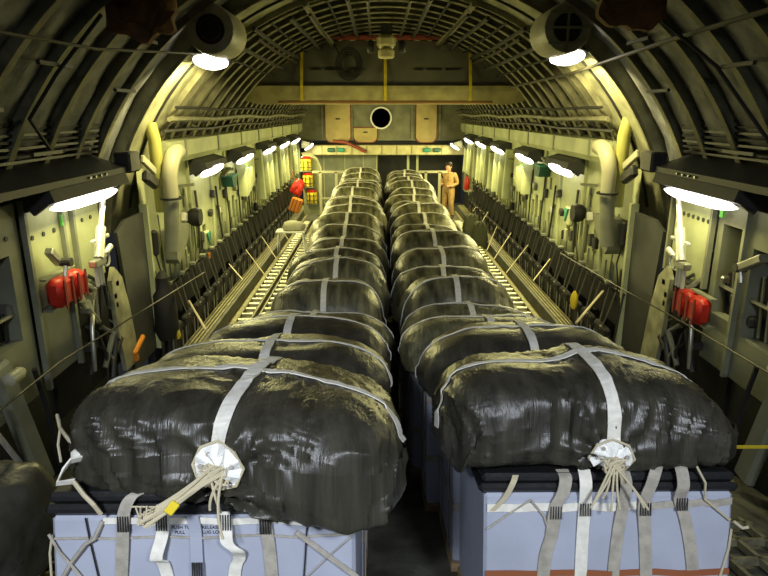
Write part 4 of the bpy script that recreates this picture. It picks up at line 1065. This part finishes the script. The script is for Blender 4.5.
# barrier frames by the far packs
for sx, x0, x1 in ((-1, -1.95, -1.45), (1, 1.35, 1.78)):
    t = empty('guard_frame', ((x0 + x1) / 2, 19.6, 0), 'cream tube guard frame at the %s of the farthest packs' % side(sx), 'guard frame', 'guard frames')
    MB().box(((x0 + x1) / 2, 19.6, 1.62), (x1 - x0 + .5, .06, .07)).build('rail', cream_m, t)
    for x in (x0, x1): MB().box((x, 19.6, .82), (.08, .06, 1.6)).build('post', cream_m, t)
    MB().box(((x0 + x1) / 2, 19.6, .8), (x1 - x0, .05, .05)).build('rail', cream_m, t)
p = at(467, 183, Y=20.6)
t = empty('fire_extinguisher', p, 'small red extinguisher on the right wall behind the person', 'extinguisher')
MB().lathe([(.08, -.22), (.09, -.2), (.09, .12), (.04, .2), (.03, .25)], p, 'Z', 14).build('body', red_m, t, True)
MB().box(p + V((0, 0, .27)), (.05, .12, .04)).build('valve', dark_m, t)
MB().box(p + V((.1, 0, -.26)), (.3, .25, .04)).build('shelf', cream_m, t)
# rucksacks by the person
for k, (px, py, s) in enumerate(((472, 205, .42), (480, 213, .38))):
    p = at(px, py, X=2.45); p.z = 0
    t = empty('dark_rucksack', p, 'dark rucksack on the floor by the far right seats, %s one' % ('farther', 'nearer')[k], 'rucksack', 'rucksacks')
    vs, fs = pack_shape(s, s * .8, .7, 12 + k, 12); MB().add(vs, fs).build('body', mat('olive_cloth%d' % k, (.05, .055, .025), .8), t, True, local=True)
    MB().tube([V((-.08, -.17, .62)), V((0, -.18, .8)), V((.08, -.17, .62))], .015, 6).build('handle', black_m, t, local=True)

# ================================================================== PERSON (tan flight suit, facing left, looking down)
def person(px, py, pz):
    J = {'pel': (0, 0, .98), 'bel': (.01, 0, 1.12), 'che': (.02, 0, 1.32), 'nb': (.0, 0, 1.50), 'hd': (-.04, 0, 1.60), 'ht': (-.035, 0, 1.76),
         'ls': (.02, -.19, 1.44), 'le': (.08, -.25, 1.16), 'lw': (-.13, -.17, 1.09), 'lh': (-.19, -.14, 1.10),
         'rs': (.02, .19, 1.44), 're': (.06, .24, 1.16), 'rw': (-.16, .14, 1.12), 'rh': (-.22, .11, 1.13),
         'lp': (.0, -.10, .93), 'lk': (-.05, -.13, .50), 'la': (.02, -.14, .09), 'lt': (-.15, -.15, .04),
         'rp': (.0, .10, .93), 'rk': (-.01, .13, .50), 'ra': (.06, .14, .09), 'rt': (-.11, .15, .04)}
    Rd = {'pel': .165, 'bel': .15, 'che': .17, 'nb': .065, 'hd': .085, 'ht': .085, 'ls': .085, 'le': .058, 'lw': .042, 'lh': .035, 'rs': .085, 're': .058, 'rw': .042, 'rh': .035,
          'lp': .12, 'lk': .078, 'la': .06, 'lt': .045, 'rp': .12, 'rk': .078, 'ra': .06, 'rt': .045}
    E_ = ['pel bel', 'bel che', 'che nb', 'nb hd', 'hd ht', 'che ls', 'ls le', 'le lw', 'lw lh', 'che rs', 'rs re', 're rw', 'rw rh', 'pel lp', 'lp lk', 'lk la', 'la lt', 'pel rp', 'rp rk', 'rk ra', 'ra rt']
    # five fingers per hand
    for s, hx in (('l', -1), ('r', 1)):
        h = V(J[s + 'h'])
        for f in range(4):
            k1, k2 = '%sf%d' % (s, f), '%sg%d' % (s, f)
            o = V((-.035, (f - 1.5) * .02, .012 - .01 * abs(f - 1.2)))
            J[k1] = tuple(h + o); J[k2] = tuple(h + o * 1.0 + V((-.045 + .006 * abs(f - 1), 0, -.03))); Rd[k1] = .0105; Rd[k2] = .009
            E_ += ['%sh %s' % (s, k1), '%s %s' % (k1, k2)]
        J[s + 'th'] = tuple(h + V((-.02, -hx * .045, .02))); J[s + 'ti'] = tuple(h + V((-.055, -hx * .055, .012))); Rd[s + 'th'] = .012; Rd[s + 'ti'] = .010
        E_ += ['%sh %sth' % (s, s), '%sth %sti' % (s, s)]
    names = list(J)
    me = bpy.data.meshes.new('person_cage'); me.from_pydata([J[n] for n in names], [tuple(names.index(x) for x in e.split()) for e in E_], []); me.update()
    ob = bpy.data.objects.new('person_cage', me); COL.objects.link(ob)
    md = ob.modifiers.new('skin', 'SKIN'); sd_ = ob.modifiers.new('sub', 'SUBSURF'); sd_.levels = 2
    me.skin_vertices[0].data[0].use_root = True
    for i, n in enumerate(names):
        r = Rd[n]; me.skin_vertices[0].data[i].radius = (r, r)
    dg = bpy.context.evaluated_depsgraph_get(); dg.update()
    me2 = bpy.data.meshes.new_from_object(ob.evaluated_get(dg)); me2.name = 'body'
    bpy.data.objects.remove(ob)
    t = empty('person', (px, py, pz), 'person in a tan flight suit standing at far right, facing left with forearms raised', 'person')
    b = bpy.data.objects.new('body', me2); COL.objects.link(b); b.parent = t
    me2.materials.clear()
    for m_ in (suit_m, flesh_m, boot_m): me2.materials.append(m_)
    for p in me2.polygons:
        c = p.center; p.use_smooth = True
        p.material_index = 1 if (c.z > 1.5 or (c.x < -.165 and c.z > 1.0)) else 2 if c.z < .16 else 0
    # face details and hair
    hm = MB(); hm.lathe([(.0, .105), (.05, .098), (.088, .06), (.1, .0), (.095, -.05), (.08, -.07)], (-.02, 0, 1.735), 'Z', 18)
    hm.v = [V((v.x + (.012 if v.z < 1.72 else 0), v.y, v.z)) if v.x > -.08 or v.z > 1.75 else V((-.085, v.y, max(v.z, 1.745))) for v in hm.v]
    hm.build('hair', hair_m, t, True, local=True)
    MB().add([(-.115, -.016, 1.645), (-.115, .016, 1.645), (-.112, 0, 1.69), (-.15, 0, 1.652)], [(0, 1, 2), (0, 3, 1), (1, 3, 2), (2, 3, 0)]).build('nose', flesh_m, t, local=True)
    for s in (-1, 1):
        MB().lathe([(.002, -.010), (.010, -.004), (.010, .004), (.002, .010)], (-.114, s * .034, 1.692), 'Z', 8).build('eye', dark_m, t, True, local=True)
        MB().lathe([(.005, -.03), (.016, -.015), (.018, .015), (.008, .03)], (-.03, s * .088, 1.675), 'Z', 8).build('ear', flesh_m, t, True, local=True)
    MB().box((-.118, 0, 1.622), (.01, .045, .008)).build('mouth', redbrown_m, t, local=True)
    cl = MB(); cl.tube([(-.05 + .0, .07 * math.sin(a * PI / 6), 1.505 + .01 * math.cos(a * PI / 6)) if False else (.0 + .075 * math.cos(a * PI / 6), .078 * math.sin(a * PI / 6), 1.50) for a in range(12)], .02, 6, True); cl.build('collar', suit_m, t, True, local=True)
    MB().box((-.13, -.07, 1.33), (.03, .09, .11), bev=.01).build('chest_pocket', suit_m, t, local=True)
    return t
pp = person(2.12, 20.0, .06); pp.rotation_euler.z = 0.85; pp.scale = (1.06, 1.12, 1.0)
